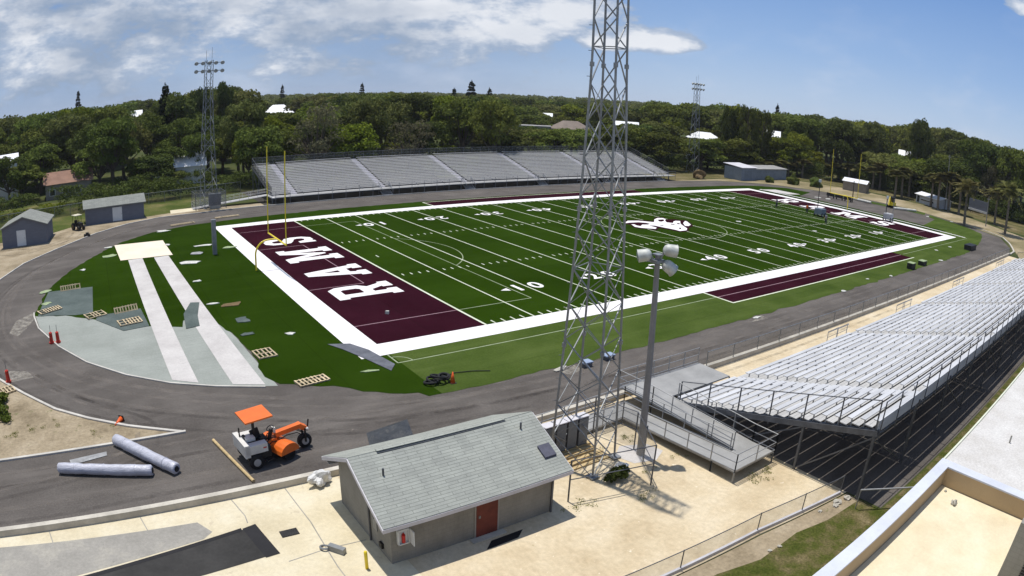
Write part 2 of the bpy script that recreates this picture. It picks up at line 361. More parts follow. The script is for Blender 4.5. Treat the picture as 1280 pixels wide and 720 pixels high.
def thing(name, loc, label, cat, group=None, rz=0):
    o = bpy.data.objects.new(name, None); COL.objects.link(o); o.location = loc; o.rotation_euler = (0, 0, rz); o.empty_display_size = .3
    return tag(o, label, cat, group)

def struct(name, mb, m, smooth=False):
    return tag(mb.build(name, m, smooth=smooth), kind='structure')

def single(name, mb, m, loc, label, cat, group=None, smooth=False):
    """a thing that is one mesh, its origin at its base"""
    me_v = [(x - loc[0], y - loc[1], z - loc[2]) for x, y, z in mb.v]; mb.v = me_v
    o = mb.build(name, m, smooth=smooth, local=True); o.location = loc
    return tag(o, label, cat, group)

def copy_tree(o, parent=None):
    c = o.copy(); COL.objects.link(c)
    if parent is not None: c.parent = parent
    for ch in list(o.children): copy_tree(ch, c)
    return c

# ================================================================== GROUND
struct('ground', MB().rect(-1800, -1200, 1800, 2200, 0), 'soil')
lawn = MB()
lawn.sheet([(-60, 60), (-8, 64.6), (-2, 72), (9, 80), (9, 99), (-20, 96), (-60, 104)], .004)
dry = MB()
dry.sheet([(101.2, 64), (118, 66), (150, 62), (160, 45), (162, 25), (158, 8), (148, -6), (150, -30), (176, -30), (178, 10), (176, 40), (168, 62), (150, 74), (112, 84), (101.2, 84)], .004)
struct('under_stand_shade', MB().rect(9.1, 64.2, 101.1, 82, .004), mat('shade_darkened_soil', lin(.05, .045, .038), .95, .3, .4, 5))  # soil darkened to carry the shade under the far stand
struct('grass', lawn, 'lawn')
struct('dry_grass', dry, 'drylawn')
d = MB()
d.sheet([(-60, -7.7), (-15.6, -7.8), (-18.7, -5.9), (-21.2, -4), (-23.5, -1.9), (-26.1, 1.5), (-28.3, 4.6), (-31, 9), (-34, 18), (-34.5, 27), (-32.3, 36.4), (-29.7, 43.2), (-25.3, 49.4), (-19.3, 57.1), (-14, 61.6), (-8.6, 63.8),
         (9, 63.9), (9, 67.5), (-3, 67.8), (-10, 66.2), (-22, 66.5), (-27, 62.2), (-36, 60.5), (-60, 56)], .008)
struct('dirt', d, 'dirt')
struct('dirt_path', MB().sheet([(99, 64), (118, 65), (149, 61), (157, 45), (158, 25), (154, 8), (146, -6), (138, -20), (128, -34), (112, -34), (107, -18), (118, -14), (131, -8.2), (136.4, 4.8), (141.2, 20), (139.6, 35), (134.6, 47.4), (127.6, 56.5), (115, 62.6)], .008), 'fardirt')
track = MB()
track.sheet([(-60, -15.1), (109, -15.1), (118, -13), (130.6, -7.5), (135.8, 4.8), (140.6, 20), (139, 35), (134, 47), (127, 56), (115, 62), (100, 63.9), (-8.6, 63.8),
             (-14, 61.6), (-19.3, 57.1), (-25.3, 49.4), (-29.7, 43.2), (-32.3, 36.4), (-34.5, 27), (-34, 18), (-31, 9), (-28.3, 4.6), (-26.1, 1.5), (-23.5, -1.9), (-21.2, -4), (-18.7, -5.9), (-15.6, -7.8), (-60, -7.7)], .014)
struct('running_track', track, 'asphalt')
struct('sand', MB().sheet([(-9.2, -15.4), (107, -15.4), (107, -19), (10.6, -19), (10.6, -30.8), (4.1, -29.9), (-.6, -29.5), (-9.2, -28.9)], .012), 'sand')
struct('concrete_apron', MB().sheet([(-60, -15.4), (-9.204, -15.4), (-9.204, -28.9), (-60, -28.9)], .014), 'slab')
struct('shaded_pavement', MB().rect(10.604, -33, 110, -19.004, .012), 'asphalt')
struct('verge', MB().sheet([(-60, -29), (-9.2, -29), (-.6, -29.6), (4.1, -30.0), (10.5, -30.9), (10.5, -33.1), (110, -33.1), (110, -36.2), (-60, -36.2)], .010), 'weeds')
struct('verge_dirt', MB().sheet([(-30, -29.02), (-9.2, -29.02), (-.6, -29.56), (4.1, -29.96), (10.45, -30.88), (10.4, -31.7), (7.6, -31.5), (5.5, -31.0), (2.6, -31.1), (.4, -30.5), (-3, -30.4), (-8, -29.8), (-30, -29.6)], .014), 'dirt')
struct('shadow_grey_concrete', MB().sheet([(-30, -16.1), (-16.6, -16.75), (-16.1, -17.7), (-16.6, -18.1), (-22.5, -19.05), (-30, -20.3)], .019), 'shadow_joint_grey')  # faint building shadow painted as a grey patch on the slab
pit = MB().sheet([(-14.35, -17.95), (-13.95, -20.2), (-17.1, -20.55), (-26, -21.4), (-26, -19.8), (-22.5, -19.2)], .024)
struct('painted_recess', pit, mat('recess_shade_dark', lin(.034, .032, .03), .8, .3, .5, 6))  # flush dark sheet paints the gloom of an opening; nothing is sunk
struct('recess_wall_shade', MB().sheet([(-14.1, -17.8), (-13.75, -20.25), (-14.4, -20.32), (-14.75, -17.95)], .03).sheet([(-14.8, -17.88), (-14.8, -18.12), (-22.8, -19.5), (-22.8, -19.24)], .03), 'pitdark')  # blacker strips paint the shaded side walls of that opening

# infield
bk = [(-26.2, 19.6), (-25.5, 15.7), (-23.3, 10.1), (-20.9, 5.7), (-18, 2.1), (-15.1, -.5), (-12.3, -2.2), (-9.4, -3.6), (-8.6, -3.9), (-8.8, 1), (-9, 6), (-9.8, 13), (-12, 20), (-24, 22)]
struct('stone_base', MB().sheet(bk, .02), 'backing')
turf_pts = [(0, -9.4), (0, -2.1), (112, -2.1), (112, 2), (117, 2), (117, 40), (128, 43.5), (127, 50), (119, 54.2), (108, 55.3), (14.6, 55.3), (6.4, 55.2), (.2, 54.8), (-6, 54), (-10.9, 52.2), (-16, 47.7), (-20.6, 40.1), (-23.6, 33.6), (-25.5, 27.7), (-26.1, 22.2), (-26.2, 19.4),
            (-23, 18.2), (-20, 15.6), (-17.7, 11.6), (-15.1, 11.6), (-12.6, 10.2), (-12.3, 11.8), (-10.4, 12.6), (-9.6, 9.4), (-8.9, 5.6), (-8.7, 1), (-9, -2.2), (-8.4, -3.7), (-5.4, -5.4), (-4.1, -7), (-2, -8.4)]
def jag(pts, i0, i1, step, amp, seed):
    """the cut edge of the turf is not straight: subdivide the given run of sides and shift it a little"""
    rr = np.random.default_rng(seed); out = []
    for i, a in enumerate(pts):
        out.append(a)
        if i0 <= i < i1:
            b = pts[(i + 1) % len(pts)]; n = int(math.dist(a, b) / step)
            for k in range(1, n):
                q = k / n; out.append((a[0] + (b[0] - a[0]) * q + rr.normal(0, amp), a[1] + (b[1] - a[1]) * q + rr.normal(0, amp)))
    return out
turf_pts = jag(turf_pts, 6, len(turf_pts), .7, .09, 3)
struct('field_turf', MB().sheet(turf_pts, .03), 'turf')
struct('sideline_turf', MB().sheet(jag([(0.003, -9.4), (2.6, -9.6), (95, -9.6), (105, -8.6), (114, -7), (122, -5.2), (127.7, -3.5), (133.2, 2.9), (135.5, 9), (138, 14), (134, 13), (131.5, 10.2), (117.004, 7.6), (117.004, 1.997), (112.003, 1.997), (112.003, -2.103), (.003, -2.103)], 0, 9, .8, .1, 4), .03), 'turflight')
struct('apron_grass', MB().sheet([(131.5, 40), (135.5, 41), (140, 16), (135.5, 14.5)], .03), 'turflight')
struct('apron', MB().rect(117.1, 8.5, 131, 40, .022), 'asphalt')
# white border, end zones, team boxes
W0, W1 = -2.15, 48.77 + 2.15
wb = MB().rect(-2.1, W0, 111.85, 0, .036).rect(-2.1, 48.77, 111.85, W1, .036).rect(-2.1, .0002, 0, 48.7698, .036).rect(109.73, .0002, 111.85, 48.7698, .036)
struct('field_border', wb, 'white')
struct('end_zone', MB().rect(.003, .003, 9.14, 48.767, .036).rect(100.59, .003, 109.727, 48.767, .036), 'maroon')
struct('team_box', MB().rect(32.3, -5.75, 77.6, W0 - .004, .036).rect(32.3, W1 + .004, 77.6, 54.3, .036), 'maroon')
struct('team_box_edging', MB().rect(32.1, -5.95, 78.4, -5.754, .038).rect(32.08, -5.753, 32.298, W0 - .004, .038).rect(32.1, 54.304, 78.4, 54.5, .038).rect(32.08, W1 + .004, 32.298, 54.303, .038), 'line')
struct('edge_strip', MB().rect(114.4, -3.3, 114.95, 49.5, .036), 'white')
struct('jump_runway', MB().sheet([(-15.45, 36.9), (-13.65, 36.9), (-13.35, -1.35), (-15, -.2)], .036).sheet([(-12.25, 36.5), (-10.45, 36.5), (-9.3, -3.4), (-11.25, -2.5)], .036), 'padwhite')
struct('jump_pit_cover', MB().sheet([(-16.8, 46.6), (-10.1, 45.8), (-9.9, 36.6), (-16.4, 37.2)], .041), 'padcream')
struct('runway_mat', MB().sheet([(113.6, 49.3), (119.6, 48.4), (120.3, 41.6), (116.2, 42.2)], .041), 'padwhite')

ln = MB()
Z = .044
ln.rect(9.06, 0, 9.26, 48.77, Z).rect(100.47, 0, 100.67, 48.77, Z)
for k in range(15, 110, 5):
    x = k * YD; ln.rect(x - .065, 0, x + .065, 48.77, Z)
for k in range(11, 110):
    if k % 5 == 0: continue
    x = k * YD
    for y in (0.05, 48.77 - .75): ln.rect(x - .06, y, x + .06, y + .7, Z)
    for y in (16.26 - .3, 32.51 - .3): ln.rect(x - .06, y, x + .06, y + .6, Z)
for x0 in (12 * YD, 108 * YD): ln.rect(x0 - .06, 23.95, x0 + .06, 24.8, Z + .001)
struct('yard_lines', ln, 'line')
# soccer lines
sc = MB(); Z2 = .040
def strip(p, q, w=.1, z=Z2):
    p = Vector(p); q = Vector(q); dd = (q - p).normalized(); nn = Vector((-dd.y, dd.x)) * w / 2
    sc.sheet([tuple(p + nn), tuple(q + nn), tuple(q - nn), tuple(p - nn)], z)
for xs, sg in ((0, 1), (109.73, -1)):
    strip((9.3 if sg > 0 else 100.4, 4.22), (xs + sg * 16.5, 4.22)); strip((9.3 if sg > 0 else 100.4, 44.5), (xs + sg * 16.5, 44.5), z=Z2 + .001); strip((xs + sg * 16.5, 4.22), (xs + sg * 16.5, 44.5), z=Z2 + .002)
    a0 = math.acos(5.5 / 9.15); P = [(xs + sg * (11 + 9.15 * math.cos(t)), 24.38 + 9.15 * math.sin(t)) for t in np.linspace(-a0, a0, 30)]
    for p, q in zip(P, P[1:]): strip(p, q, z=Z2 + .0015)
P = [(54.86 + 9.15 * math.cos(t), 24.38 + 9.15 * math.sin(t)) for t in np.linspace(0, 2 * math.pi, 61)]
for p, q in zip(P, P[1:]): strip(p, q)
strip((-.2, -3.85), (32.0, -3.85), .11); strip((78.5, -3.85), (114.3, -3.85), .11)
strip((-.2, -3.85), (-.2, -2.2), .11, Z2 + .001)
P = [(-.2 + 1.1 * math.cos(t), -3.85 + 1.1 * math.sin(t)) for t in np.linspace(0, 1.57, 8)]
for p, q in zip(P, P[1:]): strip(p, q, .09, Z2 + .002)
struct('soccer_lines', sc, 'faint')
sc = MB()
for xs, sg in ((0, 1), (109.73, -1)):
    strip((xs, 4.22), (xs + sg * 9.06, 4.22)); strip((xs, 44.5), (xs + sg * 9.06, 44.5))
    strip((xs, 15.2), (xs + sg * 5.5, 15.2)); strip((xs, 33.5), (xs + sg * 5.5, 33.5)); strip((xs + sg * 5.5, 15.2), (xs + sg * 5.5, 33.5), z=Z2 + .001)
strip((32.3, -3.85), (77.6, -3.85), .1)
struct('soccer_box_lines', sc, 'faintpink')

# end zone lettering: block slab-serif capitals on a 10 x 12 grid (u right, v up)
LET = {
 'R': ([[(0, 0), (4.2, 0), (4.2, 2), (3.4, 2), (3.4, 4.4), (5, 4.4), (6.6, 2), (5.9, 2), (5.9, 0), (10, 0), (10, 2), (9.1, 2), (7.6, 4.6), (9.4, 6), (9.6, 8), (9.4, 10.4), (7.8, 12), (0, 12), (0, 10), (.9, 10), (.9, 2), (0, 2)]], [[(3.4, 6.4), (3.4, 10), (6.4, 10), (7, 9.4), (7, 7), (6.4, 6.4)]]),
 'A': ([[(0, 0), (3.9, 0), (3.9, 2), (3.2, 2), (3.6, 3.3), (6.4, 3.3), (6.8, 2), (6.1, 2), (6.1, 0), (10, 0), (10, 2), (9.2, 2), (6.6, 12), (3.4, 12), (.8, 2), (0, 2)]], [[(4.15, 5.2), (5, 8.7), (5.85, 5.2)]]),
 'M': ([[(0, 0), (3.7, 0), (3.7, 2), (2.9, 2), (2.9, 8), (4.6, 2.2), (5.4, 2.2), (7.1, 8), (7.1, 2), (6.3, 2), (6.3, 0), (10, 0), (10, 2), (9.2, 2), (9.2, 10), (10, 10), (10, 12), (6.9, 12), (5, 6), (3.1, 12), (0, 12), (0, 10), (.8, 10), (.8, 2), (0, 2)]], []),
 'S': ([[(.3, 0), (2.2, 0), (2.6, .7), (3.6, 0), (7.2, 0), (9.4, 1.8), (9.6, 4.6), (8.6, 6.3), (6.6, 7.1), (3.6, 7.9), (3.1, 8.7), (3.5, 9.8), (4.6, 10.1), (6, 9.7), (6.9, 8.1), (9, 8.1), (9, 12), (7.4, 12), (7, 11.4), (5.8, 12), (3, 12), (.9, 10.4), (.6, 8), (1.5, 6), (3.6, 5.1), (6.4, 4.3), (7.1, 3.4), (6.7, 2.3), (5.6, 1.9), (3.8, 2.2), (2.6, 4), (.3, 4)]], []),
}
def keyhole(o, holes):
    """join each hole to the outline by a bridge"""
    o = list(o)
    for h in holes:
        best = min(((i, j) for i in range(len(o)) for j in range(len(h))), key=lambda ij: (o[ij[0]][0] - h[ij[1]][0]) ** 2 + (o[ij[0]][1] - h[ij[1]][1]) ** 2)
        i, j = best; ar = sum(h[k][0] * h[(k + 1) % len(h)][1] - h[(k + 1) % len(h)][0] * h[k][1] for k in range(len(h)))
        hh = h if ar < 0 else h[::-1]
        j = hh.index(h[j]); hh = hh[j:] + hh[:j]
        o = o[:i + 1] + hh + [hh[0]] + o[i:]
    return o
lt = MB()
def letter(ch, fn, z=.046):
    outs, holes = LET[ch]
    o = outs[0]
    ar = sum(o[k][0] * o[(k + 1) % len(o)][1] - o[(k + 1) % len(o)][0] * o[k][1] for k in range(len(o)))
    if ar < 0: o = o[::-1]
    lt.add([(*fn(u, v), z) for u, v in keyhole(o, holes)], [tuple(range(len(keyhole(o, holes))))])
for ch, y0, y1 in (('R', 11, 15), ('A', 18.1, 22.5), ('M', 25.6, 31.6), ('S', 34.7, 38.4)):
    letter(ch, lambda u, v: (7.65 - v / 12 * 6.15, y0 + u / 10 * (y1 - y0)))
    letter(ch, lambda u, v: (102.08 + v / 12 * 6.15, 48.77 - y0 - u / 10 * (y1 - y0)))
struct('end_zone_letters', lt, 'white')

# yard numbers (font outlines turned into a mesh)
def text_mesh(body, size, offset=.0):
    cu = bpy.data.curves.new('digits', 'FONT'); cu.body = body; cu.size = size; cu.align_x = 'CENTER'; cu.align_y = 'CENTER'; cu.offset = offset; cu.resolution_u = 4
    o = bpy.data.objects.new('digits', cu); COL.objects.link(o)
    dg = bpy.context.evaluated_depsgraph_get(); ev = o.evaluated_get(dg); me = ev.to_mesh()
    vs = [tuple(v.co) for v in me.vertices]; fs = [tuple(p.vertices) for p in me.polygons]
    ev.to_mesh_clear(); bpy.data.objects.remove(o); bpy.data.curves.remove(cu)
    return vs, fs
dig = {c: text_mesh(c, 2.35, .05) for c in '012345'}
nm = MB()
def number(txt, x, y, flip, arrow):
    s = -1 if flip else 1
    for c, dx in zip(txt, (-1.02, 1.02)):
        vs, fs = dig[c]
        nm.add([(x + s * (dx + vx * 1.12), y + s * vy * 1.1, .049) for vx, vy, _ in vs], fs)
    if arrow:
        a = arrow; xx = x + a * 2.05
        nm.sheet([(xx, y + .42), (xx, y - .42), (xx + a * .85, y)], .049)
for k in range(20, 110, 10):
    n = (k - 10) if k <= 60 else 110 - k
    ar = -1 if k < 60 else (1 if k > 60 else 0)
    number('%d' % n, k * YD, 7.3, False, ar); number('%d' % n, k * YD, 41.45, True, ar)
struct('yard_numbers', nm, 'white')

# midfield emblem: a maroon shape with white running-ram strokes
struct('emblem_ground', MB().sheet([(49.8, 27.7), (52.1, 29.6), (54.3, 29.3), (55.9, 27.7), (57.8, 29.3), (59.1, 29.9), (60.1, 29.4), (59.2, 28.1), (60.7, 27.6), (61.2, 26.6), (61.8, 26.5), (61.5, 25.6), (60.1, 23.6), (58.9, 22.4), (57.6, 22.0), (55.7, 20.4), (54.7, 20.0), (53.5, 20.2), (53.3, 21.2), (52.9, 22.8), (52.6, 23.4), (51.4, 22.5), (50.8, 22.4), (50.3, 23.3), (49.5, 24.0), (49.2, 25.0), (50.2, 26.7), (49.9, 27.2)], .047), 'maroon')
ew = MB()
for P in ([(50.6, 28.2), (52.1, 29.2), (53.8, 28.6), (54.8, 27.4), (55.3, 26.9), (57.1, 28.6), (58.5, 29.3), (59.4, 29.0), (59.2, 28.2), (57.9, 27.1), (57.2, 26.1), (57.8, 25.4), (58.9, 26.3), (59.7, 26.6), (60.3, 26.2), (58.6, 24.6), (57.9, 23.6), (56.6, 21.5), (55.4, 20.6), (54.0, 20.6), (54.0, 21.7), (53.6, 23.3), (53.4, 24.3), (53.3, 24.9), (52.6, 25.2), (53.0, 25.9), (53.7, 26.2), (53.6, 26.9), (52.8, 27.7), (51.2, 27.9), (50.4, 27.8)],
          [(50.6, 26.9), (51.0, 26.7), (50.7, 25.9), (50.9, 25.3), (52.0, 26.1), (52.9, 25.8), (52.5, 25.0), (52.5, 23.7), (51.6, 23.0), (50.8, 23.6), (50.0, 24.4), (49.7, 25.3)],
          [(59.4, 24.8), (61.2, 26.0), (61.2, 25.6), (59.7, 23.5), (58.4, 22.8), (57.9, 23.1)]): ew.sheet(P, .050)
struct('emblem', ew, 'white')
es = MB()
for P in ([(57.5, 28.2), (58.6, 28.1), (57.7, 27.1), (56.7, 26.8), (56.6, 27.2)], [(58.5, 27.4), (59.3, 26.9), (58.6, 26.2), (57.8, 26.3)], [(58.2, 25.0), (58.8, 25.0), (58.1, 24.3), (57.7, 24.5)], [(57.0, 25.0), (57.2, 24.5), (56.8, 24.2), (56.5, 24.7)], [(54.2, 24.6), (54.8, 24.5), (54.4, 24.2), (53.9, 24.3)], [(55.8, 22.4), (56.1, 22.2), (55.2, 21.5), (55.1, 21.7)]): es.sheet(P, .053)
struct('emblem_detail', es, 'maroon')

# kerbs
kb = MB()
kb.ribbon([(-15.6, -7.8), (-18.7, -5.9), (-21.2, -4), (-23.5, -1.9), (-26.1, 1.5), (-28.3, 4.6), (-31, 9), (-34, 18), (-34.5, 27), (-32.3, 36.4), (-29.7, 43.2), (-25.3, 49.4), (-19.3, 57.1), (-14, 61.6), (-8.6, 63.8), (0, 63.9)], .2, 0, .10)
kb.ribbon([(-60, -7.7), (-15.4, -7.85)], .2, 0, .12)
kb.ribbon([(-26.4, 20.5), (-26.3, 19.2), (-25.6, 15.5), (-23.4, 9.9), (-21, 5.5), (-18.1, 1.9), (-15.2, -.7), (-12.4, -2.4), (-9.4, -3.8)], .14, 0, .10)
kb.ribbon([(0, 64), (98, 64)], .2, 0, .12)
struct('kerb', kb, 'curb')
struct('curved_kerb', MB().ribbon([(109, -15.25), (114, -15), (119, -13.4), (124.5, -11.4), (131.4, -8), (134.6, -3.2), (136, 1)], .35, 0, .16), 'wallcurb')
single('low_wall', MB().box(-60, -15.42, 0, 108.7, -15.1, .36), 'wallcurb', (0, -15.25, 0), 'long low concrete wall between the asphalt track and the sandy yard', 'low wall')

jt = MB()
for x in (-14.6, -19.2, -24): jt.ribbon([(x, -15.5), (x + .25, -17.0), (x + .2, -17.6)] if x > -24.5 else [(x, -15.5), (x, -20)], .05, .015, .021)
jt.ribbon([(-11.9, -15.5), (-11.75, -18.6), (-11.9, -22), (-11.8, -26.8)], .05, .015, .021)
jt.ribbon([(-13.6, -20.9), (-11.9, -20.7), (-10.1, -20.8)], .05, .015, .021)
jt.ribbon([(-60, -23.6), (-17, -23.5), (-10.6, -23.4)], .05, .015, .021)
struct('slab_joint', jt, 'shadow_joint_grey')
def worn(name, c, amt, sc=.55):
    m, nt, b = base_mat(name); b.inputs['Base Color'].default_value = c; b.inputs['Roughness'].default_value = .95; b.inputs['Specular IOR Level'].default_value = .05
    tr = nt.new('ShaderNodeBsdfTransparent'); mx = nt.new('ShaderNodeMixShader')
    f = noise_fac(nt, sc, 8, .75); nt.link(ramp(nt, f, [(.40, (0, 0, 0, 1)), (.62, (amt, amt, amt, 1))]), mx.inputs[0])
    nt.link(tr.outputs[0], mx.inputs[1]); nt.link(b.outputs[0], mx.inputs[2]); nt.link(mx.outputs[0], nt.n['Material Output'].inputs[0]); return m
M['dustmark'] = worn('pale_tyre_dust', lin(.24, .21, .185), .42); M['darkmark'] = worn('dark_tyre_mark', lin(.06, .052, .048), .28)
tm = MB(); td = MB()
def arc(pts, off, w, mb, z):
    P = []
    for i in range(len(pts) - 1):
        for k in range(6):
            q = k / 6; p0 = pts[max(i - 1, 0)]; p1 = pts[i]; p2 = pts[i + 1]; p3 = pts[min(i + 2, len(pts) - 1)]
            P.append(tuple(.5 * (2 * p1[j] + (p2[j] - p0[j]) * q + (2 * p0[j] - 5 * p1[j] + 4 * p2[j] - p3[j]) * q * q + (3 * p1[j] - p0[j] - 3 * p2[j] + p3[j]) * q ** 3) for j in (0, 1)))
    P = [(x + off[0], y + off[1]) for x, y in P]
    mb.ribbon(P, w, .0145, z)
loop = [(60, -12.4), (30, -12.3), (8, -12), (-4, -10.5), (-13, -6.4), (-20, -1.6), (-25.4, 4.6), (-29.6, 13), (-31, 24), (-28.6, 36), (-22, 47), (-14, 55.6), (-4, 59.4), (20, 60), (60, 60)]
for o, w, mb, z in (((0, 0), .35, td, .0185), ((.9, 1.2), .35, td, .0187), ((-1.4, -1.6), .3, tm, .0189), ((-.4, -.3), .3, tm, .0191), ((1.5, 2.1), .5, td, .0193)): arc(loop, o, w, mb, z)
ent = [(-40, -10.6), (-26, -10.8), (-16, -10.4), (-8, -10.8), (4, -12.2), (20, -12.9), (50, -13)]
for o, w, mb, z in (((0, 0), .35, tm, .0195), ((0, 1.5), .3, td, .0197), ((2, -2.2), .4, td, .0199), ((0, -3.4), .3, tm, .0201)): arc(ent, o, w, mb, z)
turn = [(-34, -12), (-24, -10.5), (-19, -8.6), (-18.5, -5), (-22.5, -.5), (-27, 6)]
for o, w, mb, z in (((0, 0), .3, td, .0203), ((1.3, -.7), .3, tm, .0205)): arc(turn, o, w, mb, z)
M['spill'] = worn('pale_spill', lin(.5, .46, .39), .5, 1.6)
sp = MB().sheet([(-26.9, 16), (-25.9, 19.8), (-26.6, 20.6), (-28.2, 18.9), (-28.6, 15.4), (-27.6, 14.2)], .0207).sheet([(-28.2, 6.4), (-26.0, 5.6), (-25.4, 4.2), (-27.4, 3.9)], .0207).sheet([(8.2, -10.2), (9.8, -9.5), (9.9, -10.6), (8.6, -11)], .0207).sheet([(29, -10.4), (31.5, -9.6), (31.3, -10.6)], .0207)
struct('pale_spill', sp, 'spill')
struct('dust_trail', td, 'dustmark'); struct('tyre_mark', tm, 'darkmark')
rut = MB(); rd = [(-40, 57.5), (-30, 52.5), (-26.5, 53.5), (-23.5, 57.6), (-23, 61.2)]
arc(rd, (0, 0), .4, rut, .0185); arc(rd, (1.3, -.9), .4, rut, .0188); arc([(-40, 55.4), (-31, 49.5), (-24, 54), (-14, 63.5)], (0, 0), .4, rut, .0191)
struct('wheel_rut', rut, 'darkmark')

# ================================================================== BLEACHERS
def bleacher(name, label, x0, x1, aisles, yf, sg, n, z0, tread, rise, mt, steel, walk, rail_mesh):
    """sg = +1: rows climb towards +y; z0 = height of first seat"""
    t = thing(name, ((x0 + x1) / 2, yf, 0), label, 'bleachers')
    Y = lambda i, o=0: yf + sg * (tread * i + o)
    edges = [x0] + aisles + [x1]; aw = .6
    foot = .42
    for k, (a, b) in enumerate(zip(edges, edges[1:])):
        a2 = a + (aw if k else 0); b2 = b - (aw if k < len(edges) - 2 else 0)
        f = MB()
        for i in range(n):
            z = z0 + rise * i - foot
            f.box(a2, Y(i, -.435), z - .05, b2, Y(i, -.21), z)
            f.box(a2, Y(i, -.20), z - .05, b2, Y(i, .03), z)
            x = a2 + .25
            while x < b2 and mt == 'alum':
                f.box(x - .02, Y(i, .15), z - .2, x + .02, Y(i, .22), z + foot - .05); x += 2.44
        sec = f.build('seating_section', 'alumfoot' if mt == 'alum' else mt, t)
        for i in range(n):
            z = z0 + rise * i
            MB().box(a2, Y(i, 0), z - .045, b2, Y(i, .285), z).build('seat_plank', mt, sec)
    for x in aisles:
        st = MB()
        for i in range(n):
            z = z0 + rise * i - foot
            st.box(x - aw + .02, Y(i, -.42), z - .05, x + aw - .02, Y(i, .04), z)
            st.box(x - aw + .06, Y(i, .045), z + rise / 2 - .04, x + aw - .06, Y(i, .32), z + rise / 2)
            st.box(x - aw + .06, Y(i, .285), z + rise / 2 + .002, x + aw - .06, Y(i, .32), z + rise - .052)
        st.build('aisle_steps', 'alum' if mt == 'alum' else 'fascia', t)
    fr = MB()
    ya, yb = Y(0, -.5), Y(n - 1, .45); za, zb = z0 - foot - .14, z0 + rise * (n - 1) - foot - .14
    nx = int(round((x1 - x0) / 5.4))
    slope = lambda y: za + (zb - za) * (y - ya) / (yb - ya)
    for k in range(nx + 1):
        x = x0 + .06 + (x1 - x0 - .12) * k / nx
        fr.bar((x, ya, za), (x, yb, zb), .12, .26)
        ys = [ya + sg * .3, ya + (yb - ya) * .36, ya + (yb - ya) * .68, yb - sg * .2]
        for y in ys: fr.bar((x, y, 0), (x, y, slope(y) - .02), .13, .13)
        fr.bar((x, ys[1], .1), (x, ys[2], slope(ys[2]) - .25), .07)
        fr.bar((x, ys[2], .1), (x, ys[3], slope(ys[3]) - .3), .07)
        if k < nx:
            x2 = x0 + .06 + (x1 - x0 - .12) * (k + 1) / nx
            for y in ys[1:]:
                if k % 2 == 0: fr.bar((x, y + .05, slope(y) - .4), (x2, y + .05, .2), .06)
                fr.bar((x, y, slope(y) - .28), (x2, y, slope(y) - .28), .08)
    fr.build('support_frame', steel, t)
    # guard rails on both ends and along the back
    zt = z0 + rise * (n - 1); gr = MB(); H = 1.05
    for x in (x0 - .05, x1 + .05):
        pts = []
        for q in range(7):
            i = (n - 1) * q / 6; y = Y(i, .25); z = z0 + rise * i
            gr.bar((x, y, z - .8), (x, y, z + H), .06); pts.append((x, y, z + H))
        gr.path(pts, .028); 
        if rail_mesh: gr.path([(p[0], p[1], p[2] - .5) for p in pts], .02)
    m = int((x1 - x0) / 2.0); yk = Y(n - 1, .5)
    for q in range(m + 1):
        x = x0 + (x1 - x0) * q / m; gr.bar((x, yk, zt - .9), (x, yk, zt + H), .055)
    gr.tube((x0, yk, zt + H), (x1, yk, zt + H), .028); 
    if rail_mesh: gr.tube((x0, yk, zt + .5), (x1, yk, zt + .5), .02)
    gr.build('guard_rail', steel, t)
    if rail_mesh:
        s = MB(); yk2 = yk + sg * .06
        s.add([(x0, yk2, zt - .3), (x1, yk2, zt - .3), (x1, yk2, zt + H), (x0, yk2, zt + H)], [(0, 1, 2, 3)])
        for x in (x0 - .11, x1 + .11):
            ys0, ys1 = Y(0, .2), Y(n - 1, .5)
            s.add([(x, ys0, z0 - .2), (x, ys1, zt - .2), (x, ys1, zt + H), (x, ys0, z0 + H)], [(0, 1, 2, 3)])
        s.build('rail_mesh', 'chaindark', t)
    else:
        MB().box(x0, Y(n - 1, .30), zt - .62, x1, Y(n - 1, .36), zt + .02).build('back_panel', mt, t)
    for x in (x0 - .13, x1 + .13): MB().bar((x, Y(0, -.5), z0 - foot - .17), (x, Y(n - 1, .45), zt - foot - .17), .05, .3).build('end_beam', steel, t)
    if walk:
        w0, w1 = Y(0, -.5), Y(0, -.5 - walk); zw = z0 - foot
        MB().box(x0, w0, zw - .1, x1, w1, zw).build('front_walkway', 'deck', t)
        r = MB()
        m = int((x1 - x0) / 2.4)
        for q in range(m + 1):
            x = x0 + (x1 - x0) * q / m
            if any(abs(x - a) < 1.1 for a in aisles): continue
            r.bar((x, w1, 0), (x, w1, zw + 1.0), .05)
        ed = [x0] + sum([[a - .9, a + .9] for a in aisles], []) + [x1]
        for a, b in zip(ed[::2], ed[1::2]):
            r.tube((a, w1, zw + 1.0), (b, w1, zw + 1.0), .025); r.tube((a, w1, zw + .5), (b, w1, zw + .5), .02)
        r.build('front_rail', 'railgrey' if sg < 0 else 'galv', t)
    return t

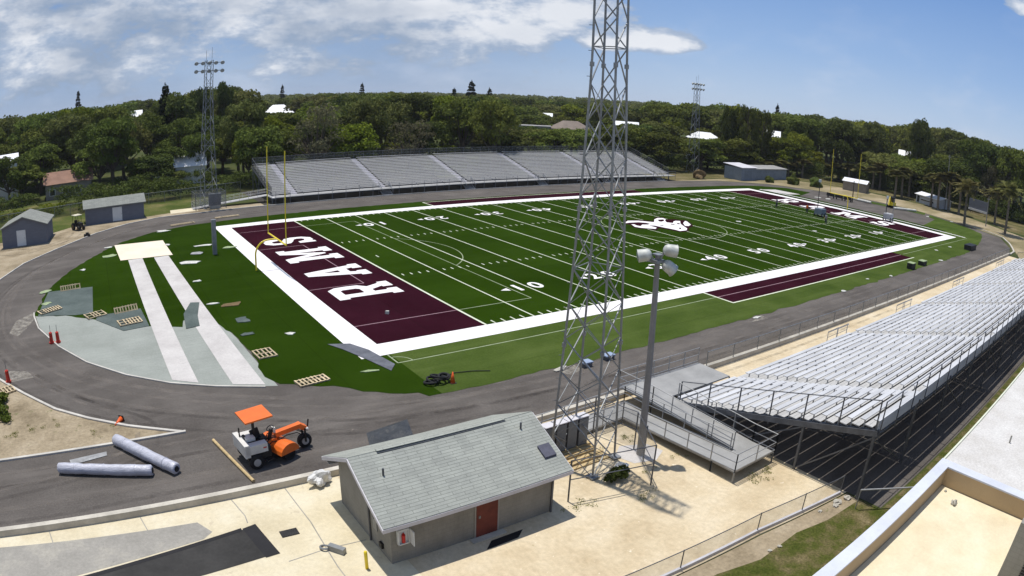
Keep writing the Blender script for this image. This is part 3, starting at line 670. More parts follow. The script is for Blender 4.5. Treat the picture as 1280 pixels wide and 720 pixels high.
def entry_stair(x, y, zt, sg, parent, mt, w=1.5):
    """short flight from the ground up to the front of the bleachers; sg = climbing direction in y"""
    n = max(3, int(zt / .18)); run = .28 * n
    s = MB()
    for i in range(n):
        y1 = y - sg * run + sg * .28 * i
        s.box(x - w / 2, y1, zt * (i + 1) / n - .05, x + w / 2, y1 + sg * .3, zt * (i + 1) / n)
    for xx in (x - w / 2, x + w / 2): s.bar((xx, y - sg * run, .05), (xx, y, zt - .08), .05, .2)
    st = s.build('entry_stair', mt, parent)
    for xx in (x - w / 2 - .04, x + w / 2 + .04):
        r = MB()
        r.bar((xx, y - sg * run, 0), (xx, y - sg * run, .95), .05); r.bar((xx, y, 0), (xx, y, zt + 1), .05)
        r.bar((xx, y - sg * run, .95), (xx, y + sg * .1, zt + 1.0), .07, .12); r.bar((xx, y - sg * run, .5), (xx, y, zt + .5), .05)
        r.build('handrail', 'alum' if sg < 0 else 'galv', st)

near = bleacher('bleachers', 'large bright aluminium bleachers beside the tan and white roof, rows climbing away from the track', 10.3, 99.4,
                [16.4, 32.5, 48.6, 64.7, 80.8, 94.5], -18.65, -1, 18, 1.0, .745, .2, 'alum', 'galvdark', 0, False)
for x in (31.2, 46.0, 65.3, 89.5): entry_stair(x, -18.3, .6, -1, near, 'alum', 1.7)
far = bleacher('bleachers', 'long grey bleachers below the wood on the far side of the football field', 10.8, 101.0,
               [14.6, 30.6, 47.0, 63.4, 80.0, 96.4], 66.4, 1, 19, 1.55, .745, .2, 'alumfar', 'galvdark', 1.7, True)
for x in (30.6, 47.0, 63.4, 80.0, 96.4): entry_stair(x, 64.6 + 1.2, 1.1, 1, far, 'alumfar', 1.8)

# ------------------------------------------------------------------ access ramps
def access_ramp(name, label, decks, rails, mt='deck', rt='railgrey'):
    x, y = decks[0][0][0], decks[0][0][1]
    t = thing(name, (x, y, 0), label, 'access ramp')
    for poly in decks:
        n = len(poly); v = [p for p in poly] + [(p[0], p[1], p[2] - .09) for p in poly]
        MB().add(v, [tuple(range(n)), tuple(range(2 * n - 1, n - 1, -1))] + [(i, n + i, n + (i + 1) % n, (i + 1) % n) for i in range(n)]).build('ramp_deck', mt, t)
    for poly in decks:
        for p in poly:
            if p[2] > .25: MB().bar((p[0], p[1], 0), (p[0], p[1], p[2] - .06), .07).build('ramp_leg', 'galv', t)
    for line in rails:
        r = MB()
        for a, b in zip(line, line[1:]):
            a = Vector(a); b = Vector(b); L = (b - a).length; m = max(1, int(round(L / 1.5)))
            for q in range(m + 1):
                p = a.lerp(b, q / m); r.bar(p, p + Vector((0, 0, 1.02)), .045)
            for h in (1.02, .55): r.tube(a + Vector((0, 0, h)), b + Vector((0, 0, h)), .024)
            r.bar(a + Vector((0, 0, .1)), b + Vector((0, 0, .1)), .03, .05)
        r.build('ramp_rail', rt, t)
    return t
access_ramp('wheelchair_ramp', 'grey metal ramp folding back beside the open end of the bright bleachers',
     [[(.6, -17.95, .05), (6.6, -17.95, .35), (6.6, -16.45, .35), (.6, -16.45, .05)],
      [(6.601, -17.95, .35), (8.1, -17.95, .35), (8.1, -16.45, .35), (6.601, -16.45, .35)],
      [(6.601, -24.6, .65), (8.1, -24.6, .65), (8.1, -17.951, .35), (6.601, -17.951, .35)],
      [(6.601, -26.1, .65), (10.0, -26.1, .65), (10.0, -24.601, .65), (6.601, -24.601, .65)],
      [(8.4, -24.6, .65), (10.0, -24.6, .65), (10.0, -18.4, 1.0), (8.4, -18.4, 1.0)],
      [(8.4, -18.399, 1.0), (15.6, -18.399, 1.0), (15.6, -15.6, 1.0), (8.4, -15.6, 1.0)]],
     [[(.6, -16.4, .05), (8.15, -16.4, .35), (8.15, -17.9, .35), (8.15, -24.5, .65)], [(.6, -18, .05), (6.55, -18, .35), (6.55, -26.15, .65), (10.05, -26.15, .65), (10.05, -24.6, .65), (10.05, -18.9, 1.0)],
      [(8.4, -24.5, .65), (8.4, -18.4, 1.0), (8.4, -15.6, 1.0), (15.6, -15.6, 1.0)]])
access_ramp('wheelchair_ramp', 'pale railed metal ramp rising to the far bleachers beside a lattice tower',
     [[(-2.5, 67.6, .1), (10.2, 67.6, 1.1), (10.2, 69.2, 1.1), (-2.5, 69.2, .1)], [(10.201, 64.3, 1.1), (12.2, 64.3, 1.1), (12.2, 69.2, 1.1), (10.201, 69.2, 1.1)]],
     [[(-2.5, 67.6, .1), (10.2, 67.6, 1.1), (10.2, 64.3, 1.1)], [(-2.5, 69.2, .1), (12.2, 69.2, 1.1)]], 'alumfar', 'alumfar')

# ------------------------------------------------------------------ chain-link fences
def fence(name, label, pts, h, step, screen='chain', post='galv', base=0, toprail=True, r=.03):
    t = thing(name, (pts[0][0], pts[0][1], 0), label, 'fence')
    po = MB(); rl = MB(); sc_ = MB()
    for a, b in zip(pts, pts[1:]):
        L = math.dist(a, b); m = max(1, int(round(L / step)))
        for q in range(m + 1):
            x = a[0] + (b[0] - a[0]) * q / m; y = a[1] + (b[1] - a[1]) * q / m
            if q < m or b == pts[-1]: MB().tube((x, y, 0), (x, y, h + .03), r * 1.25, n=6).build('fence_post', post, t)
        rl.tube((*a, h), (*b, h), r, n=6)
        if base: MB().bar((*a, base / 2), (*b, base / 2), .12, base).build('footing', 'fascia', t)
        sc_.add([(*a, .05), (*b, .05), (*b, h), (*a, h)], [(0, 1, 2, 3)])
    rl.build('fence_rail', post, t); sc_.build('wire_mesh', screen, t)
    return t
fence('wire_fence', 'long low wire fence on the concrete wall in front of the bright bleachers', [(17, -15.3), (108, -15.3)], 1.35, 3.05)
fence('wire_fence', 'wire fence with a low footing curving across the sandy yard below the bleachers', [(-20, -28.9), (-8.5, -28.7), (-.6, -29.32), (4.1, -29.68), (10.15, -30.62)], 1.05, 3.35, base=.16, post='galvdark', r=.022)
fence('wire_fence', 'wire fence with a pale top rail along the overgrown lot behind the grey sheds', [(-64, 72.5), (-36, 76.5), (-12, 79), (-3, 80), (9, 82.5)], 1.9, 3.0, screen='chaindark', r=.035)

# ================================================================== LATTICE LIGHT TOWERS
def tower(label, cx, cy, rot, top, near_):
    t = thing('lattice_tower', (cx, cy, 0), label, 'light tower', 'steel lattice floodlight towers')
    def dd(z): return float(np.interp(z, [0, 6, 13, 19, 40], [1.70, 1.40, 1.05, .80, .68]))
    def C(k, z):
        a = R(rot + 90 * k); return Vector((cx + dd(z) * math.cos(a), cy + dd(z) * math.sin(a), z))
    zs = [0.0]
    while zs[-1] < top - .5: zs.append(min(top, zs[-1] + (1.65 if zs[-1] < 18.5 else 1.3)))
    lr = .055
    for k in range(4):
        b = MB()
        for z0, z1 in zip(zs, zs[1:]): b.tube(C(k, z0), C(k, z1), lr, n=6)
        for z in (6.3, 12.6, 19): b.tube(C(k, z - .1), C(k, z + .1), lr * 1.9, n=6)
        b.box(*(C(k, 0) - Vector((.25, .25, 0))), *(C(k, 0) + Vector((.25, .25, .12))))
        b.build('leg', 'galv', t)
    br = MB()
    for i, (z0, z1) in enumerate(zip(zs, zs[1:])):
        for k in range(4):
            br.bar(C(k + i % 2, z0), C(k + 1 - i % 2, z1), .05)
            if near_ and z1 < 19: br.bar(C(k + 1 - i % 2, z0), C(k + i % 2, z1), .03)
            if i % 6 == 5: br.bar(C(k, z1), C(k + 1, z1), .04)
    br.build('bracing', 'galv', t)
    z = 1.2
    while z < top:
        c = C(3, z); o = (c - Vector((cx, cy, z))).normalized() * .2; MB().bar(c, c + o, .025).build('climbing_peg', 'galvdark', t); z += 1.15
    for j, z in enumerate(() if near_ else (top - 1.7, top - .4)):
        MB().bar((cx - 2.3, cy, z), (cx + 2.3, cy, z), .1).build('lamp_bar', 'galv', t)
        for q in range(5):
            x = cx - 2.2 + 1.1 * q; sy = 1 if near_ else -1
            f = MB().lathe((x, cy + sy * .12, z + .12), [(.12, -.05), (.2, .08), (.34, .34), (.36, .38)], 10, (0, sy * .8, -.6)).build('floodlight', 'lampshell', t, smooth=False)
            MB().lathe((x, cy + sy * .12 + sy * .8 * .386, z + .12 - .6 * .386), [(.33, 0), (.05, .04)], 10, (0, sy * .8, -.6)).build('lens', 'lampglass', f)
    MB().tube((cx - .5, cy, top - .5), (cx - .5, cy, top + 1.6), .03, n=5).tube((cx + .5, cy + .2, top - .5), (cx + .5, cy + .2, top + 2.1), .025, n=5).build('lightning_rod', 'galv', t)
    return t
tower('tall near steel lattice tower standing beside the grey-roofed block', 2.0, -20.0, 247, 31, True)
tower('steel lattice tower with two rows of floodlights at the left end of the far bleachers', .4, 68.4, 235, 23.6, False)
tower('steel lattice tower with two rows of floodlights beyond the right end of the far bleachers', 122.0, 77.0, 230, 23.8, False)

# equipment inside the near tower's cage
t = thing('wire_cage', (2.4, -20.4, 0), 'small open chain-link cage around the foot of the near lattice tower', 'cage')
pts = [(-1.0, -22.6), (3.2, -23.7), (5.0, -20.6), (4.4, -18.0)]
for i, p in enumerate(pts): MB().tube((*p, 0), (*p, 2.2), .04, n=6).build('cage_post', 'galvdark', t)
MB().tube((4.3, -22.0, 0), (4.3, -22, 2.2), .035, n=6).build('cage_post', 'galvdark', t)
rl = MB(); ms = MB()
for a, b in zip(pts, pts[1:]):
    for h in (2.2, 1.2): rl.tube((*a, h), (*b, h), .025, n=6)
    if a != pts[0]: ms.add([(*a, .1), (*b, .1), (*b, 2.15), (*a, 2.15)], [(0, 1, 2, 3)])
rl.build('cage_rail', 'galvdark', t); ms.build('wire_mesh', 'chain', t)
for i in range(4):
    x = .75 + i * .72
    t = thing('electrical_cabinet', (x, -18.6, 0), 'tall dark grey electrical cabinet in the row of four behind the near lattice tower', 'electrical cabinet', 'electrical cabinets in a row')
    MB().box(x - .32, -18.85, .12, x + .32, -18.4, 1.75).build('cabinet_body', 'galvdark', t)
    MB().box(x - .29, -18.875, .2, x + .29, -18.852, 1.68).build('cabinet_door', mat('grey_cabinet_door', lin(.2, .21, .22), .5, .1, 1, 8), t)
    MB().box(x - .34, -18.9, 1.75, x + .34, -18.38, 1.8).build('cabinet_cap', 'fascia', t)
    MB().box(x - .3, -18.8, 0, x + .3, -18.42, .12).build('plinth', 'wallcurb', t)
t = thing('wire_cage', (0, 66.5, 0), 'small wire cage on a pale slab at the foot of the far-left lattice tower', 'cage')
pts2 = [(-2.2, 66.4), (2.9, 66.4), (2.9, 70.6), (-2.2, 70.6)]
ms = MB(); rl = MB()
for a, b2 in zip(pts2, pts2[1:] + pts2[:1]):
    MB().tube((*a, 0), (*a, 2.6), .05, n=6).build('cage_post', 'galvdark', t)
    rl.tube((*a, 2.6), (*b2, 2.6), .035, n=6); ms.add([(*a, .1), (*b2, .1), (*b2, 2.55), (*a, 2.55)], [(0, 1, 2, 3)])
rl.build('cage_rail', 'galvdark', t); ms.build('wire_mesh', 'chain', t)
t = thing('electrical_cabinet', (.9, 66.9, 0), 'dark cabinet inside the wire cage of the far-left lattice tower', 'electrical cabinet')
MB().box(.1, 66.6, .5, 2.1, 67.1, 2.3).build('cabinet_body', 'galvdark', t); MB().box(.2, 66.65, .02, 2.0, 67.05, .499).build('plinth', 'wallcurb', t); MB().box(.05, 66.55, 2.301, 2.15, 67.15, 2.36).build('cabinet_cap', 'galv', t)
struct('tower_slab', MB().sheet([(-6.5, 66.2), (-1.8, 66.4), (-1.5, 69.8), (-6.2, 69.6)], .012), 'slab')
b = MB()
for i in range(6): b.box(-.7 + i * .02, -20.55 + i * .33, .02, 3.3 + (i % 3) * .1, -20.35 + i * .33, .10 + (i % 2) * .04)
single('timber_boards', b, 'timber', (1.3, -20, 0), 'long yellow timber boards lying at the foot of the near lattice tower', 'boards')
def crumple(name, label, cat, loc, sx, sy, sz, m, seed, sub=3, group=None, amt=.3):
    import bmesh
    bm = bmesh.new(); bmesh.ops.create_icosphere(bm, subdivisions=sub, radius=1)
    rr = np.random.default_rng(seed); ph = rr.uniform(0, 6.28, (6, 3)); fr = rr.uniform(1.5, 5.5, (6, 3))
    for v in bm.verts:
        d = sum(math.sin(fr[i][0] * v.co.x + ph[i][0]) * math.sin(fr[i][1] * v.co.y + ph[i][1]) * math.sin(fr[i][2] * v.co.z + ph[i][2]) for i in range(6))
        k = 1 + amt * d + rr.uniform(-.06, .06)
        v.co *= k; v.co.z = max(v.co.z, -.55)
    me = bpy.data.meshes.new(name)
    for v in bm.verts: v.co = ((v.co.x) * sx, v.co.y * sy, (v.co.z + .55) * sz)
    bm.to_mesh(me); bm.free(); me.materials.append(M[m])
    o = bpy.data.objects.new(name, me); COL.objects.link(o); o.location = loc
    return tag(o, label, cat, group)
crumple('plastic_sacks', 'heap of white plastic sacks at the right foot of the near lattice tower', 'sacks', (3.0, -21.7, 0.01), .34, .26, .2, 'whitebag', 3)
crumple('wrapped_bundle', 'crumpled white plastic bundle lying on the low wall beside the grey-roofed block', 'bundle', (-10.2, -15.75, 0.08), .5, .36, .4, 'whitebag', 5)

# ------------------------------------------------------------------ light pole with three lamps
t = thing('light_pole', (4.93, -21.16, 0), 'grey concrete pole carrying three big floodlights above the sandy yard', 'light pole')
lean = Vector((-.16, .14, 10.45))
base = Vector((4.93, -21.16, 0))
MB().tube(base, base + lean, .2, .125, n=14).build('pole_shaft', 'polegrey', t, smooth=False)
MB().sheet([(3.7, -20.6), (4.6, -19.9), (6.0, -20.5), (6.2, -21.6), (5.2, -22.1), (4.0, -21.7)], .02).build('pad', 'padwhite', t)
tp = base + lean
MB().box(*(tp + Vector((-.28, -.22, -.35))), *(tp + Vector((.28, .22, -.2)))).box(*(tp + Vector((-.2, -.2, .0))), *(tp + Vector((.2, .2, .07)))).bar(tp + Vector((-.45, .28, -.28)), tp + Vector((.5, -.3, -.28)), .08).build('bracket', 'galv', t)
for off, ax in (((-.34, .22, .02), (-.72, .62, -.2)), ((.26, -.22, .28), (.80, -.5, -.1)), ((.26, -.28, -.38), (.72, -.42, -.62))):
    c = tp + Vector(off)
    f = MB().lathe(c, [(.10, -.1), (.22, -.03), (.285, .09), (.295, .25), (.30, .52), (.32, .55)], 18, ax).build('floodlight', 'lampshell', t, smooth=True)
    MB().lathe(c + Vector(ax).normalized() * .555, [(.3, 0), (.1, .05)], 18, ax).build('lens', 'lampglass', f)
    MB().bar(c - Vector(ax).normalized() * .05, tp + Vector((off[0] * .4, off[1] * .4, -.25)), .07).build('bracket_arm', 'galv', f)

# ------------------------------------------------------------------ grey-roofed block
t = thing('service_block', (-6, -20.2, 0), 'small grey block with a wide shingled gable roof and a red-brown door', 'building')
X0, X1, YA, YB = -9.88, -2.15, -22.78, -17.7
w = MB()
w.add([(X0, YA, 0), (X1, YA, 0), (X1, YB, 0), (X0, YB, 0), (X0, YA, 2.42), (X1, YA, 2.42), (X1, YB, 2.42), (X0, YB, 2.42), (X0, -20.24, 3.6), (X1, -20.24, 3.6)],
      [(0, 1, 5, 4), (1, 2, 6, 9, 5), (2, 3, 7, 6), (3, 0, 4, 8, 7)])
w.build('wall', 'wall', t)
RX0, RX1 = -10.4, -1.55
def roof_slab(name, ye, yr, ze, zr, x0, x1, th, m, par, loc=None):
    """sloping slab in its own frame so that the shingle courses run along the eave"""
    L = math.hypot(yr - ye, zr - ze); ang = math.atan2(zr - ze, abs(yr - ye))
    mb = MB().box(0, 0, 0, x1 - x0, L, th)
    o = mb.build(name, m, par, local=True)
    off = Vector((0, 0, 0)); p = par
    while p is not None: off += p.location; p = p.parent
    if yr > ye: o.location = Vector((x0, ye, ze)) - off; o.rotation_euler = (ang, 0, 0)
    else: o.location = Vector((x1, ye, ze)) - off; o.rotation_euler = (ang, 0, math.pi)
    return o
rf = roof_slab('roof', -23.32, -20.24, 2.22, 3.72, RX0, RX1, .07, 'roof', t)
rb = roof_slab('roof', -17.15, -20.235, 2.22, 3.72, RX0, RX1, .07, 'roof', t)
fc = MB()
fc.box(RX0 - .03, -23.37, 2.08, RX1 + .03, -23.325, 2.25)
fc.box(RX0 - .03, -17.145, 2.08, RX1 + .03, -17.10, 2.25)
for x in (RX0 - .02, RX1 + .02):
    fc.bar((x, -23.34, 2.17), (x, -20.24, 3.68), .045, .16); fc.bar((x, -17.13, 2.17), (x, -20.24, 3.68), .045, .16)
fc.build('fascia', 'fascia', t)
for ya_, yb_ in ((-23.3, -22.79), (-17.69, -17.2)): MB().box(RX0 + .1, ya_, 2.1, RX1 - .1, yb_, 2.13).build('soffit', 'palewall', t)
MB().bar((RX0 + 1.25, -20.24, 3.83), (RX1 - 1.5, -20.24, 3.80), .2, .035).build('ridge_vent', 'roof', t)
MB().bar((RX0 + 1.25, -20.37, 3.75), (RX1 - 1.5, -20.37, 3.75), .03, .03).build('ridge_vent_shadow', 'galvdark', t)  # dark bar drawn as the shadow line beside the ridge vent
for x, y in ((-9.35, -21.3), (-2.6, -20.9)):
    z = 2.22 + (y + 23.32) * .487 + .06
    MB().tube((x, y, z - .05), (x, y, z + .33), .045, n=8).build('vent_pipe', 'galvdark', t)
z = 2.22 + (-22.3 + 23.32) * .487
MB().add([(-2.45, -22.55, z + -.03), (-1.85, -22.55, z - .03), (-1.85, -21.95, z + .26), (-2.45, -21.95, z + .26), (-2.45, -22.55, z + .07), (-1.85, -22.55, z + .07), (-1.85, -21.95, z + .36), (-2.45, -21.95, z + .36)],
         [(0, 3, 2, 1), (4, 5, 6, 7), (0, 1, 5, 4), (1, 2, 6, 5), (2, 3, 7, 6), (3, 0, 4, 7)]).build('roof_hatch', mat('dark_roof_hatch', lin(.1, .1, .13), .8, .2, 2, 9), t)
dr = MB().box(-6.02, -22.83, .03, -4.98, -22.782, 2.1).build('door', 'reddoor', t)
MB().box(-5.92, -22.87, 1.0, -5.84, -22.832, 1.12).build('door_handle', 'galv', dr)
MB().box(-6.1, -22.82, 0, -6.025, -22.782, 2.18).box(-4.975, -22.82, 0, -4.9, -22.782, 2.18).build('door_frame', mat('door_frame_paint', lin(.3, .28, .25), .8, .1, 1, 9), t)
MB().box(-6.35, -23.15, .0, -4.7, -22.84, .05).build('door_step', 'wallcurb', t)
cb = MB().box(-9.6, -22.85, 1.0, -9.15, -22.83, 1.65).box(-9.62, -22.95, .98, -9.58, -22.782, 1.67).box(-9.17, -22.95, .98, -9.13, -22.782, 1.67).box(-9.62, -22.95, 1.65, -9.13, -22.782, 1.69).box(-9.62, -22.95, .96, -9.13, -22.782, 1.0).build('extinguisher_cabinet', 'doorwhite', t)
MB().tube((-9.38, -22.9, 1.05), (-9.38, -22.9, 1.42), .075, n=10).tube((-9.38, -22.9, 1.42), (-9.38, -22.9, 1.5), .03, n=8).build('fire_extinguisher', 'red', cb)
MB().box(-9.12, -23.28, .98, -9.09, -22.96, 1.67).build('cabinet_door', 'doorwhite', cb)
MB().box(-9.92, -21.6, .9, -9.882, -21.25, 1.45).build('meter_box', 'galv', t)
MB().tube((-9.93, -20.9, 0), (-9.93, -20.9, 2.4), .045, n=8).tube((-9.93, -21.43, 1.45), (-9.93, -21.43, 2.5), .03, n=8).build('conduit', 'galvdark', t)
MB().box(-9.99, -22.1, .35, -9.882, -21.85, .6).build('wall_tap', 'darkmetal', t)
MB().box(-2.2, -22.86, 0, -2.12, -22.785, 2.15).build('downpipe', 'galvdark', t)

single('door_mat', MB().sheet([(-6.1, -23.75), (-4.5, -23.7), (-4.0, -23.3), (-5.6, -23.32)], .03).sheet([(-6.1, -23.75), (-4.5, -23.7), (-4.0, -23.3), (-5.6, -23.32)], .018), 'pitdark', (-5, -23.5, .018), 'black rubber mat lying in front of the red-brown door', 'mat')
single('bollard', MB().lathe((-10.9, -22.6, 0), [(.07, 0), (.07, .85), (.05, .9), (.01, .92)], 12), 'yellow', (-10.9, -22.6, 0), 'thin yellow bollard beside the corner of the grey-roofed block', 'bollard', smooth=True)
g = MB().box(-13.3, -19.25, .018, -12.5, -18.75, .03)
for i in range(7): g.box(-13.27 + i * .115, -19.22, .031, -13.2 + i * .115, -18.78, .05)
single('drain_grate', g, 'darkmetal', (-12.9, -19, .018), 'small dark slotted drain grate in the cream concrete', 'drain grate')
t = thing('fallen_downlight', (-11.5, -21.1, 0), 'grey metal box and ring lying on the cream concrete near the yellow bollard', 'scrap metal')
MB().bar((-11.75, -20.75, .15), (-11.3, -21.35, .15), .24, .26).build('metal_box', 'galv', t)
MB().torus((-11.9, -20.65, .08), .2, .045, 18, 6, (.2, .2, 1)).build('metal_ring', 'galv', t)

# ================================================================== GOALPOSTS
def goalpost(label, x, y, sg):
    """sg = +1: gooseneck stands at smaller x than the crossbar"""
    t = thing('goalpost', (x - sg * 2.35, y, 0), label, 'goalpost')
    P = [(x - sg * 2.35, y, 0), (x - sg * 2.35, y, 1.6)]
    for k in range(1, 11):
        a = math.pi / 2 * k / 10; P.append((x - sg * 2.35 + sg * 1.45 * (1 - math.cos(a)), y, 1.6 + 1.45 * math.sin(a)))
    P.append((x, y, 3.05))
    MB().path(P, .085, 10).build('gooseneck', 'yellow', t, smooth=False)
    MB().tube((x, y - 3.4, 3.05), (x, y + 3.4, 3.05), .085, n=10).build('crossbar', 'yellow', t)
    for s in (-1, 1): MB().tube((x, y + s * 3.4, 2.98), (x, y + s * 3.4, 12.1), .06, n=8).build('upright', 'yellow', t)
goalpost('yellow goalpost with a curved neck behind the large RAMS lettering nearest the grey-roofed block', -.2, 24.5, 1)
goalpost('yellow goalpost with a curved neck at the far end zone', 109.8, 24.4, -1)
single('padded_post', MB().box(-5.35, 34.0, 0, -4.85, 34.4, 3.9).box(-5.37, 33.98, 3.9, -4.83, 34.42, 3.96), 'galv', (-5.1, 34.2, 0), 'square grey post standing alone on the turf left of the yellow goalpost', 'post')

# ================================================================== ROAD SWEEPER
def wheel(name, c, r, w, ax, parent, hub=.5):
    o = MB().lathe(Vector(c) - Vector(ax) * w / 2, [(r * .62, 0), (r * .93, .01), (r, w * .22), (r, w * .78), (r * .93, w - .01), (r * .62, w)], 20, ax).build(name, 'black', parent)
    MB().lathe(Vector(c) - Vector(ax) * (w / 2 + .012), [(r * .3, -.01), (r * hub, 0), (r * hub, w + .024), (r * .3, w + .034)], 16, ax).build('rim', 'rim', o)
    return o
SW = thing('road_sweeper', (0, 0, 0), 'orange road sweeper with a sunshade canopy parked on the asphalt by the low wall', 'road sweeper')
b = MB().box(-.75, -.78, .5, .55, .78, 1.05)
b.build('chassis', 'darkmetal', SW)
e = MB().box(-.85, -.86, .85, .35, -.45, 1.3).box(-.85, .45, .85, .35, .86, 1.3).box(-.9, -.86, .7, -.62, .86, 1.38)
e.build('engine_cover', 'offwhite', SW)
MB().box(-.55, -.42, 1.0, .25, .42, 1.2).box(-.62, -.1, 1.2, -.5, .2, 1.5).build('engine', 'darkmetal', SW)
MB().box(-.58, -.38, 1.32, -.1, .1, 1.5).build('tank', 'offwhite', SW)
s = MB().box(.12, -.25, 1.12, .58, .25, 1.26).build('seat', 'black', SW); MB().bar((.1, 0, 1.2), (-.02, 0, 1.75), .48, .1, (0, 1, 0)).build('seat_back', 'black', s)
wh = [wheel('wheel', (-.35, s * .82, .4), .4, .26, (0, 1, 0), SW) for s in (-1, 1)]
wheel('wheel', (2.75, 0, .4), .4, .28, (0, 1, 0), SW)
MB().bar((.45, 0, .75), (1.15, 0, .95), .5, .32).bar((1.1, -.05, 1.2), (2.6, -.02, 1.35), .3, .24).bar((2.45, 0, 1.35), (2.85, 0, 1.1), .38, .26).build('front_frame', 'orange', SW)
MB().bar((2.75, .2, .4), (2.75, .2, 1.15), .08).bar((2.75, -.2, .4), (2.75, -.2, 1.15), .08).bar((2.95, 0, .9), (3.05, -.05, 1.55), .06).build('fork', 'darkmetal', SW)
hd = MB()
prof = []
for k in range(9):
    a = math.pi * (k / 8.0) ; prof.append((.62 * math.cos(a), .45 + .5 * math.sin(a)))
A = Vector((1.25, 0, 0)); dirn = Vector((.28, -.96, 0)).normalized(); per = Vector((.96, .28, 0))
vs = []
for tt in (-.95, .95):
    for px, pz in prof:
        p = A + dirn * tt + per * px; vs.append((p.x, p.y, pz))
n = len(prof)
hd.add(vs, [(i, i + 1, n + i + 1, n + i) for i in range(n - 1)] + [tuple(range(n - 1, -1, -1)), tuple(range(n, 2 * n))])
hd.build('broom_hood', 'orange', SW, smooth=False)
MB().lathe(A - dirn * .9 + Vector((0, 0, .37)), [(.1, 0), (.37, 0), (.37, 1.8), (.1, 1.8)], 16, dirn).build('broom', 'bristle', SW)
MB().bar((1.25, 0, .95), (1.25, 0, 1.3), .14).build('broom_mount', 'orange', SW)
MB().bar((.75, 0, .9), (.95, 0, 1.5), .16).build('steering_column', 'darkmetal', SW)
sw = MB().torus((.9, 0, 1.58), .2, .022, 16, 6, (-.5, 0, 1)).build('steering_wheel', 'black', SW)
MB().box(1.0, -.18, 1.35, 1.12, .18, 1.62).build('control_panel', 'offwhite', SW)
MB().bar((-.02, .0, 1.1), (-.02, 0, 2.35), .12).bar((-.02, 0, 2.2), (.25, 0, 2.45), .08).build('canopy_post', 'darkmetal', SW)
MB().add([(-.65, -.72, 2.44), (.85, -.72, 2.52), (.85, .72, 2.52), (-.65, .72, 2.44), (-.65, -.72, 2.52), (.85, -.72, 2.6), (.85, .72, 2.6), (-.65, .72, 2.52)],
         [(0, 3, 2, 1), (4, 5, 6, 7), (0, 1, 5, 4), (1, 2, 6, 5), (2, 3, 7, 6), (3, 0, 4, 7)]).build('canopy', 'orange', SW)
MB().box(.1, -.865, 1.05, .28, -.858, 1.12).build('badge', 'red', SW)
hs = MB()
for k, (y0, z0) in enumerate(((.12, 1.1), (-.14, 1.05), (.2, .9), (-.2, .85))): hs.path([(.5, y0, z0 - .2), (.8, y0 * 1.6, z0 + .12), (1.15, y0 * 1.3, z0 + .05), (1.7, y0 * .9, z0 + .2), (2.3, y0 * .8, z0 + .18), (2.7, y0, z0 - .1)], .022, 6)
hs.build('hydraulic_hose', 'black', SW)
for s in (-1, 1):
    MB().lathe((2.86, s * .22, 1.12), [(.03, -.06), (.09, 0), (.09, .05)], 12, (1, 0, .1)).build('headlight', 'doorwhite', SW)
    MB().box(-.8, s * .66 - .2, .68, .12, s * .66 + .2, .74).build('mudguard', 'darkmetal', SW)
MB().box(.2, -.95, .32, .55, -.72, .38).build('footstep', 'darkmetal', SW)
MB().tube((-.7, .3, 1.35), (-.7, .3, 1.85), .04, n=8).build('exhaust_pipe', 'darkmetal', SW)
MB().add([(-.2, -.1, 2.25), (.25, -.1, 2.25), (.42, -.1, 2.46), (-.35, -.1, 2.42), (-.2, .1, 2.25), (.25, .1, 2.25), (.42, .1, 2.46), (-.35, .1, 2.42)], [(0, 1, 2, 3), (7, 6, 5, 4), (0, 4, 5, 1), (1, 5, 6, 2), (2, 6, 7, 3), (3, 7, 4, 0)]).build('canopy_bracket', 'orange', SW)
SW.location = (-12.35, -12.35, .014); SW.rotation_euler = (0, 0, R(7))

# ------------------------------------------------------------------ wrapped turf rolls etc.
def roll(name, p, q, r, label, m='wrap', cat='turf roll', group=None, seed=1):
    rr = np.random.default_rng(seed); p = Vector(p); q = Vector(q); L = (q - p).length; d = (q - p).normalized()
    prof = [(.05, -.06), (r * .8, -.05), (r * .97, .02)]
    k = 14
    for i in range(1, k): prof.append((r * (1 + rr.uniform(-.05, .05)), L * i / k))
    prof += [(r * .97, L - .02), (r * .75, L + .06), (.06, L + .03)]
    mb = MB().lathe(p, prof, 18, d)
    mb.v = [(x + rr.normal(0, .008), y + rr.normal(0, .008), z + rr.normal(0, .008)) for x, y, z in mb.v]
    c = (p + q) / 2
    o = single(name, mb, m, (c.x, c.y, .014), label, cat, group, smooth=True)
    if m == 'wrap':
        MB().lathe(q + d * .03, [(.05, -.02), (.16, 0), (.15, .05), (.07, .04)], 12, d).build('core_end', 'black', o)
        MB().lathe(p - d * .05, [(.05, 0), (.12, .0), (.12, .02), (.05, .03)], 12, d).build('core_end', 'black', o)
        for k in (.18, .5, .83):
            MB().lathe(p.lerp(q, k), [(r * 1.03, 0), (r * 1.065, .01), (r * 1.065, .05), (r * 1.03, .06)], 18, d).build('strap', 'wrap', o)
    return o
roll('turf_roll', (-23.2, -10.1, .3), (-18.0, -11.9, .3), .29, 'long roll in pale lilac plastic lying along the asphalt, beside a flat strip', seed=4)
roll('turf_roll', (-19.6, -7.9, .32), (-16.7, -12.2, .32), .32, 'fatter roll in pale lilac plastic lying askew, nearer the orange sweeper', seed=9)
single('cardboard_strip', MB().sheet([(-22.6, -8.9), (-20.3, -8.6), (-20.3, -9.05), (-22.5, -9.5)], .05).sheet([(-22.6, -8.9), (-20.3, -8.6), (-20.3, -9.05), (-22.5, -9.5)], .018), 'scrapgrey', (-21.4, -9, .018), 'flat pale strip lying behind the lilac turf rolls', 'strip')
